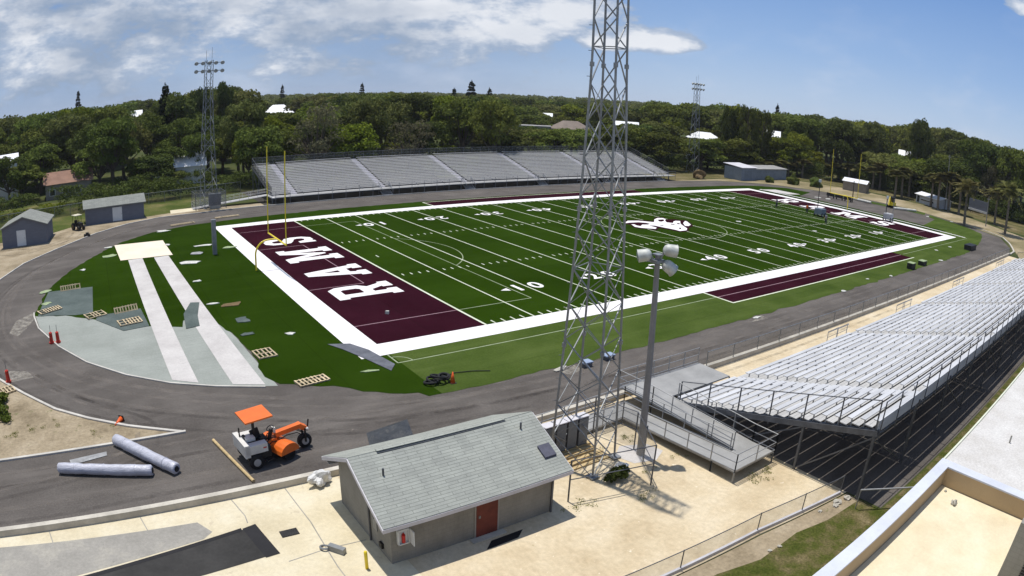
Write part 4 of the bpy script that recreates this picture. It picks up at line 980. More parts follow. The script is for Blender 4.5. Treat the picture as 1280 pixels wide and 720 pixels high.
single('wooden_pole', MB().tube((-14.1, -9.5, .1), (-13.15, -14.4, .1), .085, n=10), 'timber', (-13.6, -12, .014), 'long yellow wooden pole lying on the asphalt left of the orange sweeper', 'pole')
def tarp():
    rr = np.random.default_rng(5); mb = MB(); n = 14; vs = []
    for i in range(n + 1):
        for j in range(n + 1):
            u, v = i / n, j / n; x = -6.7 + 2.7 * u + .6 * v; y = -13.9 + 1.9 * v + .5 * u
            e = min(u, v, 1 - u, 1 - v) * 6
            vs.append((x, y, .03 + min(1, e) * (.05 + .03 * math.sin(7 * u + 3 * v) + .03 * math.sin(11 * v - 4 * u) + rr.uniform(-.012, .012))))
    mb.add(vs, [(i * (n + 1) + j, (i + 1) * (n + 1) + j, (i + 1) * (n + 1) + j + 1, i * (n + 1) + j + 1) for i in range(n) for j in range(n)])
    return mb
single('tarpaulin', tarp(), 'tarp', (-5, -12.8, .02), 'black tarpaulin over a low heap on the asphalt behind the grey-roofed block', 'tarpaulin')

# cones
def cone(p, label, m='cone', tall=.72, tilt=None, group=None):
    t = thing('traffic_cone', p, label, 'traffic cone', group)
    MB().lathe((0, 0, .03), [(.17, 0), (.03, tall), (.01, tall)], 14).build('cone_body', m, t, local=True, smooth=True)
    MB().box(-.2, -.2, 0, .2, .2, .035).build('cone_base', 'black' if m == 'cone' else m, t, local=True)
    if tilt: t.rotation_euler = tilt
    return t
cone((-19.0, -5.0, .16), 'orange traffic cone toppled over the pale kerb of the dirt wedge', tilt=(R(15), R(-100), R(30)))
def barrel(p, label):
    t = thing('marker_post', p, label, 'marker post', 'red marker posts by the stone base')
    MB().lathe((0, 0, 0), [(.24, 0), (.24, .12), (.17, .14), (.15, .85), (.1, .9)], 14).build('marker_body', 'redcone', t, local=True)
    MB().tube((0, 0, .88), (.03, .02, 1.45), .02, n=6).build('marker_rod', 'galvdark', t, local=True)
for x, y in ((-24.1, 11.1), (-23.5, 11.0)): barrel((x, y, .014), 'red marker post with a thin rod, one of a pair by the grey stone base')
t = thing('marker_post', (-27.5, 3.9, .05), 'red marker post with a thin rod beside a pallet on the dirt wedge', 'marker post')
MB().lathe((0, 0, 0), [(.24, 0), (.24, .12), (.17, .14), (.15, .85), (.1, .9)], 14).build('marker_body', 'redcone', t, local=True); MB().tube((0, 0, .88), (.0, .02, 1.5), .02, n=6).build('marker_rod', 'galvdark', t, local=True)
# tyres and hose on the turf edge
t = thing('black_hose', (.7, -7.9, .03), 'coiled black hose heaped at the turf edge with a long tail, above the grey-roofed block', 'hose')
hb = MB()
for i, (dx, dy, rr_) in enumerate(((-.5, 0, .42), (-.35, .1, .34), (.3, .05, .42), (.4, -.05, .34), (0, 0, .45))):
    hb.torus((.6 + dx, -7.85 + dy, .16 + .07 * i), rr_, .075, 22, 8, (.25 * math.sin(i * 2), .2 * math.cos(i * 3), 1))
hb.build('coil', 'black', t); MB().path([(1.0, -7.5, .1), (2.2, -7.1, .08), (3.4, -7.4, .08), (4.4, -7.9, .08)], .03, 8).build('hose_tail', 'black', t)
cone((1.35, -8.35, .014), 'orange traffic cone standing against the black coiled hose')

# pallets
def pallet(loc, rz, label, size=(1.2, 1.0), tilt=0, group='wooden pallets around the turf edge'):
    t = thing('pallet', loc, label, 'pallet', group)
    a, b = size
    mb = MB(); n = max(4, int(a / .24)); rp = np.random.default_rng(int(abs(loc[0] * 31 + loc[1] * 7)))
    for i in range(n):
        x = -a / 2 + a * i / (n - 1) + rp.uniform(-.02, .02)
        if 0 < i < n - 1 and rp.random() < .12: continue
        mb.box(x - .055, -b / 2 - rp.uniform(0, .03), .1, x + .055, b / 2 + rp.uniform(-.12 if rp.random() < .15 else 0, .03), .122)
    mb.build('deck_boards', 'wood', t, local=True)
    mb = MB()
    for y in (-b / 2 + .05, 0, b / 2 - .05): mb.box(-a / 2 - .055, y - .045, .022, a / 2 + .055, y + .045, .1)
    for x in (-a / 2, 0, a / 2): mb.box(x - .05, -b / 2, 0, x + .05, b / 2, .022)
    mb.build('stringers', 'wood', t, local=True)
    t.rotation_euler = (tilt, 0, rz)
    return t
pallet((-22.6, 27.0, .05), R(4), 'wooden pallet leaning upright at the top edge of the left dark backing sheet', (2.2, 1.0), R(62))
pallet((-17.0, 16.6, .05), R(12), 'wooden pallet leaning upright on the dark backing sheet by the white runway', (2.2, 1.0), R(60))
pallet((-24.7, 20.4, .06), R(25), 'pale wooden pallet lying flat on the left corner of the dark backing sheet', (2.3, 1.3))
pallet((-20.0, 16.8, .06), R(20), 'brown wooden pallet lying flat where the two dark backing sheets meet', (1.8, 1.5))
pallet((-16.9, 13.4, .06), R(10), 'wooden pallet lying flat amid the dark backing sheet beside the white runway', (2.0, 1.5))
pallet((-7.9, 1.7, .03), R(5), 'small wooden pallet lying flat on dark turf right of the runways', (1.3, 1.7))
pallet((-6.4, -4.2, .03), R(8), 'long open-bay wooden pallet at the turf edge closest to the orange sweeper', (2.0, 1.0))
pallet((-27.7, 2.3, .03), R(25), 'wooden pallet lying on the dirt wedge beside a red marker post', (1.5, 1.2))
pallet((-6.0, 55.6, .03), R(10), 'slatted pale pallet lying at the far turf edge behind the square grey post', (3.6, 1.1))
pallet((1.2, 57.5, .03), R(6), 'pale slatted pallet lying on the asphalt beyond the square grey post', (3.6, 1.0))

# dark backing sheets and scraps of turf: thin but solid pieces
def slabthing(name, poly, z, th, m, label, cat, group=None):
    cx = sum(p[0] for p in poly) / len(poly); cy = sum(p[1] for p in poly) / len(poly)
    return single(name, MB().prism(poly, z, z + th), m, (cx, cy, z), label, cat, group)
slabthing('turf_sheet', [(-25.2, 27.4), (-20.1, 26.9), (-20.2, 17.6), (-22, 17.8), (-24.6, 18.8), (-25.9, 19.2), (-25.7, 22)], .032, .02, 'matdark', 'large dark grey-green turf sheet turned back, left of the other one', 'turf sheet')
slabthing('turf_sheet', [(-19.7, 16.6), (-15.6, 16.9), (-15.3, 11.7), (-17.6, 11.4), (-20.0, 15.5)], .034, .02, 'matdark', 'dark grey-green turf sheet turned back against the white runway', 'turf sheet')
slabthing('turf_sheet', [(-12.0, 13.5), (-10.9, 16.5), (-10.1, 16.2), (-10.9, 12.5), (-11.2, 9.8), (-12.4, 9.6)], .036, .03, 'matdark', 'folded dark turf sheet between the two white runways', 'turf sheet')
slabthing('turf_sheet', [(-3.2, 1.5), (-1.7, .9), (-1.0, -.8), (-.5, -4.0), (-1.2, -4.9), (-1.9, -2.1), (-2.6, .1)], .047, .03, mat('grey_turf_underside', lin(.115, .12, .14), .8, .25, 1, 8), 'crumpled grey turf strip lying over the corner of the white border', 'turf sheet')
sc_list = [(-9.3, 52.0, 2.4, 1.4, 'scrapwhite', 'pale offcut at the top of the turf behind the cream pit cover'),
 (-17.6, 40.3, 2.6, 1.8, 'scrapgreen', 'pale green offcut left of the cream pit cover'), (-8.4, 31.6, 2.6, 2.2, 'scrapwhite', 'large white offcut touching the right-hand white runway'),
 (-7.0, 35.6, 2.1, 1.7, 'scrapgrey', 'grey speckled offcut above the large white one'), (-5.6, 39.5, 2.4, 1.0, 'scrapwhite', 'white offcut between cream pit cover and grey post'),
 (-2.9, 36.8, 2.2, 1.2, 'scrapgreen', 'pale offcut right of the foot of the square grey post'), (-9.8, 42.5, .8, 1.0, 'scrapwhite', 'small white scrap at the right edge of the cream pit cover'),
 (-9.0, 23.4, 1.2, .8, 'scrapwhite', 'little white scrap right of the white runway'), (-9.1, 15.2, 1.4, .8, 'scrapwhite', 'white scrap above the brown offcut'),
 (-7.4, 14.3, 3.0, 1.2, 'scrapbrown', 'flat brown offcut right of the white runway'), (-5.0, 4.9, .9, .8, 'scrapwhite', 'lone white scrap on dark turf between pallets and white border'),
 (-21.2, 35.0, .9, .9, 'scrapwhite', 'white scrap on the asphalt edge at the left end of the turf'), (-17.6, 45.6, 1.3, .9, 'scrapwhite', 'white scrap on the turf edge above the pale green offcut'),
 (-25.6, 27.6, 1.6, 1.8, 'scrapgreen', 'pale green offcut at the leftmost turf edge'), (-25.2, 23.0, 1.5, 1.3, 'scrapgreen', 'pale olive offcut left of the flat pallet'),
 (-2.6, -4.3, 1.5, .35, 'scrapgreen', 'pale narrow strip on turf near the white border corner'), (-7.6, 9.6, 1.6, 1.6, 'matdark', 'dim dark offcut right of the white runway, above the flat pallet'),
 (-8.0, 6.2, 1.4, .7, 'matdark', 'narrow dark offcut against the right-hand runway'), (3.6, 5.9, .35, .35, 'scrapwhite', 'white ball-sized scrap on the maroon end zone'),
 (8.6, -9.9, 1.5, .5, 'stone', 'low heap of pale rubble at the near turf edge'), (30.4, -9.9, 1.2, .5, 'scrapwhite', 'white scrap at the near turf edge past the light pole'),
 (47.6, -9.6, 1.1, .6, 'scrapwhite', 'white scrap at the near turf edge below the maroon box'), (56.2, -8.4, .8, .5, 'scrapwhite', 'small white scrap on the light turf below the maroon box'),
 (61.5, -9.4, .9, .6, 'scrapwhite', 'white scrap on the asphalt edge left of the small dark boxes'), (82.0, -9.3, 1.2, .8, 'scrapwhite', 'white scrap right of the small dark boxes'),
 (97.6, -5.6, 1.0, .9, 'scrapwhite', 'pale scrap on light turf near the long black crate'),
 (90.2, -5.4, .8, .8, 'scrapwhite', 'pale scrap on light turf between maroon box and black crate'),
 (133.5, 13.0, 1.6, 1.2, 'scrapwhite', 'white scrap at the far corner of the turf'), (135.5, 7.0, 1.6, 1.0, 'scrapwhite', 'white scrap on the far curved turf edge'),
 (121.5, 37.5, 2.2, 1.5, 'scrapwhite', 'white sheet on the far grass, left one of two'), (122.8, 35.4, 2.0, 1.4, 'scrapwhite', 'white sheet on the far grass, right one of two'),
 (78.2, 12.6, 1.0, .9, 'scrapwhite', 'white scrap on the far playing field below the grey-shirted person'), (70.5, 22.6, 1.2, 1.0, 'scrapwhite', 'white scrap on the far playing field left of the people')]
rs = np.random.default_rng(21)
for x, y, a, b_, m, lab in sc_list:
    k = rs.integers(7, 12); an = np.arange(k) / k * 6.28 + rs.uniform(-.35, .35, k); rad = rs.uniform(.5, 1.15, k)
    ro = rs.uniform(-.3, .3)
    poly = [(x + a / 2 * r_ * math.cos(q) * math.cos(ro) - b_ / 2 * r_ * math.sin(q) * math.sin(ro), y + a / 2 * r_ * math.cos(q) * math.sin(ro) + b_ / 2 * r_ * math.sin(q) * math.cos(ro)) for q, r_ in zip(an, rad)]
    slabthing('turf_scrap', poly, .04, .05 if a > .5 else .25, m, lab, 'scrap')
t = thing('equipment_case', (10.4, -10.3, .03), 'blue-grey case on the track edge, left one of two seen through the near tower', 'case')
MB().box(10.05, -10.55, .014, 10.75, -10.05, .3).build('case_body', 'galvdark', t); MB().box(10.0, -10.6, .30, 10.8, -10.0, .38).build('case_lid', 'bluecrate', t)
t = thing('equipment_case', (12.6, -10.1, .03), 'blue-grey case on the track edge, right one of two seen through the near tower', 'case')
MB().box(12.2, -10.35, .014, 12.95, -9.85, .3).build('case_body', 'galvdark', t); MB().box(12.15, -10.4, .30, 13.0, -9.8, .38).build('case_lid', 'bluecrate', t)
def crate(x, y, l, w, h, lab):
    t = thing('black_crate', (x, y, .03), lab, 'crate')
    MB().box(x - l / 2, y - w / 2, .014, x + l / 2, y + w / 2, h).build('crate_body', 'darkmetal', t); MB().box(x - l / 2 - .04, y - w / 2 - .04, h, x + l / 2 + .04, y + w / 2 + .04, h + .08).build('crate_lid', 'scrapgreen' if l < 1.6 else 'darkmetal', t)
crate(69.5, -9.0, 1.2, .9, .8, 'small dark crate with a pale lid on the near turf edge')
crate(74.4, -8.9, 1.5, .9, .6, 'small dark crate further along the near turf edge')
crate(101.2, -8.6, 3.6, 1.5, .8, 'long black crate at the far end of the near turf edge')

# ================================================================== SHEDS, TRACTOR, FAR HUTS
def gable(name, label, x0, y0, x1, y1, h, rise, along, wm, rm, over=.35, door=None, rz=0, cat='shed', group=None, windows=(), low=0):
    """box with a gable roof; along = axis of the ridge; built about its own corner and turned by rz"""
    W, D = x1 - x0, y1 - y0
    t = thing(name, (x0, y0, 0), label, cat, group, rz)
    w = MB()
    if along == 'y':
        w.add([(0, 0, 0), (W, 0, 0), (W, D, 0), (0, D, 0), (0, 0, h), (W, 0, h), (W, D, h), (0, D, h), (W / 2, 0, h + rise), (W / 2, D, h + rise)],
              [(0, 1, 5, 8, 4), (1, 2, 6, 5), (2, 3, 7, 9, 6), (3, 0, 4, 7)])
        s = rise / (W / 2); r = MB()
        for sg in (-1, 1):
            xe = W / 2 + sg * (W / 2 + over); ze = h - s * over
            r.add([(W / 2, -over, h + rise + .03), (xe, -over, ze + .03), (xe, D + over, ze + .03), (W / 2, D + over, h + rise + .03),
                   (W / 2, -over, h + rise + .15), (xe, -over, ze + .15), (xe, D + over, ze + .15), (W / 2, D + over, h + rise + .15)],
                  [(0, 1, 2, 3), (4, 7, 6, 5), (0, 4, 5, 1), (1, 5, 6, 2), (2, 6, 7, 3)])
    else:
        w.add([(0, 0, 0), (W, 0, 0), (W, D, 0), (0, D, 0), (0, 0, h), (W, 0, h), (W, D, h), (0, D, h), (0, D / 2, h + rise), (W, D / 2, h + rise)],
              [(0, 1, 5, 4), (1, 2, 6, 9, 5), (2, 3, 7, 6), (3, 0, 4, 8, 7)])
        s = rise / (D / 2); r = MB()
        for sg in (-1, 1):
            ye = D / 2 + sg * (D / 2 + over); ze = h - s * over
            r.add([(-over, D / 2, h + rise + .03), (-over, ye, ze + .03), (W + over, ye, ze + .03), (W + over, D / 2, h + rise + .03),
                   (-over, D / 2, h + rise + .15), (-over, ye, ze + .15), (W + over, ye, ze + .15), (W + over, D / 2, h + rise + .15)],
                  [(0, 1, 2, 3), (4, 7, 6, 5), (0, 4, 5, 1), (1, 5, 6, 2), (2, 6, 7, 3)])
    w.build('wall', wm, t, local=True); r.build('roof', rm, t, local=True)
    if door:
        dx, dw, dh = door
        d_ = MB().box(dx, -.05, .1, dx + dw, -.003, dh).build('door', 'doorwhite', t, local=True)
        MB().box(dx + dw - .2, -.09, dh * .48, dx + dw - .1, -.05, dh * .52).build('door_handle', 'galv', d_, local=True)
    for wx, wz, ww, wh_ in windows:
        f = MB().box(wx - .08, -.06, wz - .08, wx + ww + .08, -.003, wz + wh_ + .08).build('window', 'doorwhite', t, local=True)
        MB().box(wx, -.075, wz, wx + ww, -.062, wz + wh_).build('pane', 'glass', f, local=True)
    return t
gable('garden_shed', 'slate-grey shed with its gable and white door facing the track', -34.4, 55.6, -27.0, 62.5, 2.7, 1.25, 'y', 'shedwall', 'shedroof', door=(2.5, 1.5, 2.25), rz=R(-5))
gable('garden_shed', 'long slate-grey shed with a white door in its long wall, beside the small tractor', -20.9, 65.0, -11.0, 69.2, 2.55, .9, 'x', 'shedwall', 'shedroof', door=(4.6, 1.6, 2.2), rz=R(2))
t = thing('tractor', (-22.2, 62.2, 0), 'small dark tractor with a pale canopy parked beside the long grey shed', 'tractor', rz=R(-60))
for x, y, r_ in ((-.55, .6, .55), (-.55, -.6, .55), (.95, .5, .36), (.95, -.5, .36)):
    o = MB().lathe((x, y - .15, r_), [(r_ * .5, 0), (r_, .03), (r_, .27), (r_ * .5, .3)], 16, (0, 1, 0)).build('wheel', 'black', t, local=True)
    MB().lathe((x, y - .165, r_), [(r_ * .3, 0), (r_ * .5, .01), (r_ * .5, .32), (r_ * .3, .33)], 12, (0, 1, 0)).build('rim', 'scrapbrown', o, local=True)
MB().box(.1, -.3, .6, 1.3, .3, 1.15).box(-.8, -.35, .5, .1, .35, .8).build('bonnet', 'darkmetal', t, local=True)
s = MB().box(-.75, -.25, .8, -.25, .25, .95).box(-.8, -.25, .9, -.68, .25, 1.4).build('seat', 'black', t, local=True)
MB().torus((.15, 0, 1.35), .2, .025, 14, 6, (-.5, 0, 1)).build('steering_wheel', 'black', t, local=True)
for x in (-.85, .3):
    for y in (-.5, .5): MB().bar((x, y, .6), (x, y, 2.15), .05).build('canopy_post', 'darkmetal', t, local=True)
MB().box(-1.0, -.65, 2.15, .5, .65, 2.23).build('canopy', mat('pale_canopy', lin(.55, .5, .38), .7, .1, 1, 8), t, local=True)
single('mower_box', MB().box(-21.2, 55.4, .01, -20.2, 56.0, .35).box(-20.9, 55.5, .35, -20.4, 55.9, .55), 'darkmetal', (-20.7, 55.7, 0), 'small dark box on the kerb below the two grey sheds', 'box')

t = thing('metal_shed', (121, 62, 0), 'blue-grey two-part metal shed with pale low roofs beyond the far bleachers', 'shed')
MB().box(121, 61.9, 0, 127.4, 67.5, 3.2).box(127.401, 62.8, 0, 143.8, 67.4, 2.8).build('wall', 'bluewall', t)
MB().add([(120.7, 61.5, 3.2), (127.7, 61.5, 3.2), (127.7, 67.9, 3.75), (120.7, 67.9, 3.75), (120.7, 61.5, 3.32), (127.7, 61.5, 3.32), (127.7, 67.9, 3.87), (120.7, 67.9, 3.87)], [(0, 3, 2, 1), (4, 5, 6, 7), (0, 1, 5, 4), (1, 2, 6, 5), (2, 3, 7, 6), (3, 0, 4, 7)]).build('roof', 'fascia', t)
MB().add([(127.7, 62.5, 2.8), (144.1, 62.5, 2.8), (144.1, 67.7, 3.2), (127.7, 67.7, 3.2), (127.7, 62.5, 2.9), (144.1, 62.5, 2.9), (144.1, 67.7, 3.3), (127.7, 67.7, 3.3)], [(0, 3, 2, 1), (4, 5, 6, 7), (0, 1, 5, 4), (1, 2, 6, 5), (2, 3, 7, 6), (3, 0, 4, 7)]).build('roof', 'greyroof', t)
MB().box(122.4, 61.87, 0, 125.6, 61.897, 2.6).build('door', mat('blue_grey_door', lin(.16, .19, .23), .6, .1, 1, 8), t)
t.location.x += 2.6
gable('store_hut', 'small tan hut with a white roof behind the far yellow goalpost', 151.2, 46.6, 158, 52, 2.4, .7, 'x', 'tanwall', 'whiteroof', rz=R(-74), cat='hut', over=.3)
hut = gable('store_hut', 'white-fronted low hut with a white roof below the palms at the far right', 162.0, 27.7, 172.2, 32.5, 2.2, .6, 'x', 'palewall', 'whiteroof', rz=R(-116), cat='hut', over=.4, windows=((.6, .2, 1.0, 1.7), (2.2, .9, 5.6, .35)))
t = thing('scoreboard', (169, 10, 0), 'dark scoreboard panel on two posts among the palms at the far right', 'scoreboard')
MB().bar((170.2, 13.2, 2.6), (167.2, 6.2, 2.6), .3, 2.6).build('panel', 'signdark', t)
for p in ((170, 12.4), (167.6, 7.0)): MB().tube((*p, 0), (*p, 3.9), .09, n=8).build('post', 'galvdark', t)
MB().bar((169.9, 13.2, 1.05), (166.9, 6.2, 1.05), .34, .5).build('lower_panel', 'palewall', t)
for (x, y, h, lab) in ((159.6, 17.4, 14.5, 'tall thin utility pole rising beside the white-fronted hut'), (144.7, .3, 7.0, 'plain grey post standing between the two rightmost palms'), (126.5, 30.6, 5.0, 'brown post standing behind the far yellow goalpost')):
    single('utility_pole', MB().tube((x, y, 0), (x, y, h), .15, .1, n=8).box(x - .1, y - .5, h - .7, x + .1, y + .5, h - .55), 'bark' if h < 7 else 'polegrey', (x, y, 0), lab, 'pole')
for i, y in enumerate((15.2, 13.6)):
    single('thin_post', MB().tube((112.6 + i * .3, y, 0), (112.6 + i * .3, y, 4.3), .07, n=8), 'galv', (112.6, y, 0), ['slim white post on the end line, left one of the pair', 'slim white post on the end line, right one of the pair'][i], 'post')
# training sleds with masts on the far end zone
for x, y, h, lab in ((94.6, 21.2, 6.5, 'grey wheeled cart with a tall thin mast on the far end of the field'), (110.2, 13.4, 4.6, 'pale wheeled cart with a short mast in front of the far end line')):
    t = thing('mast_cart', (x, y, .05), lab, 'cart')
    MB().box(x - .9, y - .8, .45, x + .9, y + .8, 1.5).build('cart_body', 'bluewall' if h > 5 else 'palewall', t)
    for sx in (-.6, .6):
        for sy in (-.85, .85): wheel('wheel', (x + sx, y + sy, .4), .35, .15, (0, 1, 0), t)
    MB().tube((x - .3, y + .5, 1.5), (x - .3, y + .5, h), .07, n=8).build('mast', 'darkmetal', t)
    MB().box(x - .5, y + .3, h - .2, x - .1, y + .7, h + .3).build('mast_head', 'doorwhite', t)
# benches / machines beyond the far end zone
t = thing('bleacher_bench', (126.3, 34, .03), 'dark row of joined benches behind the far yellow goalpost', 'bench')
for i in range(3):
    y = 30.6 + i * 2.4; MB().box(125.9, y, .45, 126.5, y + 2.2, .55).box(125.95, y, .55, 126.0, y + 2.2, 1.2).build('bench_seat', 'darkmetal', t)
    MB().box(126.0, y + .2, .025, 126.4, y + .35, .449).build('bench_leg', 'darkmetal', t); MB().box(126.0, y + 1.8, .025, 126.4, y + 1.95, .449).build('bench_leg', 'darkmetal', t)
t = thing('mini_excavator', (134.2, 23.2, .03), 'yellow and black compact digger parked behind the far end zone', 'digger')
for s in (-.6, .6): MB().box(132.9, 23.2 + s - .22, .03, 135.3, 23.2 + s + .22, .6).build('track', 'black', t)
MB().box(133.3, 22.5, .6, 135.1, 23.9, 1.3).build('body', 'yellow', t); MB().box(133.6, 22.7, 1.3, 134.7, 23.7, 2.5).build('cab', 'darkmetal', t)
MB().bar((133.3, 23.2, 1.2), (132.0, 23.0, 2.6), .25).bar((132.0, 23, 2.6), (131.2, 22.8, .8), .2).build('arm', 'yellow', t)
for p, q, lab in (((132.6, 34.0, .3), (132.2, 28.2, .3), 'long white roll on the far asphalt behind the yellow goalpost'), ((132.0, 21.6, .3), (137.5, 17.8, .3), 'long white roll on the far grass beside the compact digger')):
    roll('turf_roll', p, q, .3, lab, 'scrapwhite', seed=int(p[1]))
for x, y, s, lab in ((132.0, 58.7, 1.3, 'small dark bush below the blue-grey metal shed'), (138.3, 55.3, 1.9, 'wide dark bush on the dirt path, beside a taller one'), (143, 51.0, 2.0, 'tall dark bush on the dirt path in front of the far yellow goalpost'), (112.5, 66.6, 1.6, 'low brown heap of brush left of the blue-grey metal shed')):
    crumple('bush', lab, 'bush', (x, y, 0), s * .9, s * .8, s * .75, 'leafdark' if 'brown' not in lab else 'scrapbrown', int(x), sub=4, amt=.22)

# ================================================================== FLAT-ROOFED BUILDING
t = thing('school_building', (-8, -45, 0), 'flat-roofed building with a cream roof inside a white-capped parapet and a white gravel roof beyond', 'building')
F = -36.15
MB().box(-60, -75, 0, 7.95, F - .03, 4.1).box(7.951, -75, 0, 140, F - .03, 4.86).build('wall', mat('tan_block', lin(.36, .3, .22), .9, .12, 1, 9), t)
MB().rect(-60, -75, 7.45, F - .48, 4.104).build('roof', 'membrane', t)
MB().rect(8.0, -75, 140, F - .06, 4.866).build('roof', 'gravelroof', t)
MB().box(-60, F - .46, 4.11, 7.46, F - .031, 4.93).box(7.47, -75, 4.11, 7.95, F - .031, 4.93).build('parapet', 'parapet', t)
MB().box(-60, F - .50, 4.931, 7.40, F + .03, 5.0).box(7.401, -75, 4.931, 8.0, F + .03, 5.0).build('coping', 'coping', t)
MB().box(8.001, F - .05, 4.862, 140, F + .04, 4.93).build('roof_edging', mat('pale_edging', lin(.62, .63, .5), .6, .06, 1, 8), t)
t = thing('rooftop_unit', (3.6, -44.3, 4.1), 'grey louvred ventilation unit on the cream roof at the picture edge', 'ventilation unit')
MB().box(2.75, -46.5, 4.105, 5.2, -41.35, 6.4).build('casing', 'wall', t)
lv = MB()
for i in range(9): lv.box(2.70, -43.6, 4.5 + i * .12, 2.748, -42.2, 4.56 + i * .12)
lv.build('louvre', 'darkmetal', t)
crumple('loose_stone', 'grey stone lying in the corner of the cream flat roof', 'stone', (6.3, -37.75, 4.105), .12, .12, .14, 'stone', 12, sub=2)
crumple('loose_stone', 'tiny pebble lying close to the corner of the cream parapet', 'stone', (7.05, -37.0, 4.105), .06, .06, .06, 'stone', 13, sub=2)
single('roof_vent', MB().tube((12.6, -38.4, 4.866), (12.6, -38.4, 5.25), .05, n=8), 'stone', (12.6, -38.4, 4.866), 'short vent pipe on the white gravel roof', 'vent')
single('gate_arm', MB().tube((9.5, -32.0, 1.1), (12.9, -34.9, 1.1), .045, n=8).tube((12.9, -34.9, 0), (12.9, -34.9, 1.2), .06, n=8).tube((9.5, -32.0, 0), (9.5, -32, 1.1), .03, n=8), 'railgrey', (11, -33.5, 0), 'single metal pipe rail between the bright bleachers and the building', 'rail')
for i, (x, y, s) in enumerate(((9.3, -31.0, .3), (8.9, -31.1, .24), (7.9, -30.8, .16), (10.0, -31.2, .3), (3.4, -31.0, .14), (4.0, -31.1, .14))):
    crumple('loose_rock', 'pale rock lying on the verge along the fence footing', 'rock', (x, y, .01), s * .75, s * .6, s * .35, 'stone', 40 + i, sub=2, group='pale rocks along the fence footing')

# ================================================================== PEOPLE (tiny figures on the far field)
def person(loc, rz, label, shirt, pose):
    """one skinned body: pelvis, spine, head, arms, legs"""
    J = [(0, 0, .95), (0, 0, 1.15), (0, .02, 1.38), (0, .02, 1.5), (0, .04, 1.62), (0, .05, 1.74)]
    rad = [.15, .14, .15, .06, .095, .07]; E = [(0, 1), (1, 2), (2, 3), (3, 4), (4, 5)]
    def chain(start, pts, rs_):
        last = start
        for p, r_ in zip(pts, rs_):
            J.append(p); rad.append(r_); E.append((last, len(J) - 1)); last = len(J) - 1
    k = pose
    chain(2, [(.19, .02, 1.42), (.26, .05 + k, 1.15), (.24, .2 + k, .95), (.24, .26 + k, .87)], [.07, .05, .04, .035])
    chain(2, [(-.19, .02, 1.42), (-.26, -.02, 1.14), (-.27, .08, .9), (-.27, .1, .82)], [.07, .05, .04, .035])
    chain(0, [(.1, .0, .88), (.12, .08 + k * .6, .5), (.12, .02 + k, .09), (.12, .14 + k, .05)], [.1, .075, .05, .04])
    chain(0, [(-.1, .0, .88), (-.12, .02 - k * .4, .5), (-.12, -.04 - k, .09), (-.12, .08 - k, .05)], [.1, .075, .05, .04])
    me = bpy.data.meshes.new('person'); me.from_pydata(J, E, [])
    o = bpy.data.objects.new('person', me); COL.objects.link(o)
    sm = o.modifiers.new('skin', 'SKIN'); sv = me.skin_vertices[0].data
    for v, r_ in zip(sv, rad): v.radius = (r_, r_)
    sv[0].use_root = True
    o.modifiers.new('sub', 'SUBSURF').levels = 1; o.modifiers['sub'].render_levels = 1
    me.materials.append(M['skin'])
    o.location = loc; o.rotation_euler = (0, 0, rz); tag(o, label, 'person')
    tr = MB().lathe((0, .01, .92), [(.17, -.02), (.19, .1), (.2, .4), (.19, .52), (.08, .6)], 12); tr.build('shirt', shirt, o, local=True, smooth=True)
    lg = MB()
    for s, kk in ((.1, k), (-.1, -k)): lg.tube((s, .0, .95), (s * 1.2, .06 + kk * .6, .5), .115, .09, 10).tube((s * 1.2, .06 + kk * .6, .5), (s * 1.2, .0 + kk, .1), .09, .07, 10)
    lg.build('trousers', 'trousers', o, local=True)
    MB().lathe((0, .035, 1.66), [(.105, 0), (.11, .05), (.08, .11), (.02, .13)], 12).build('hair', 'black', o, local=True, smooth=True)
    return o
person((87.9, 16.0, .03), R(60), 'person in a grey top standing on the far hash marks', 'shirtgrey', .08)
person((93.4, 30.6, .03), R(200), 'person in dark clothes on the far field left of the orange vest', 'shirtgrey', -.1)
person((94.6, 24.2, .03), R(120), 'person in an orange vest standing near the mast cart on the far field', 'shirtorange', .05)

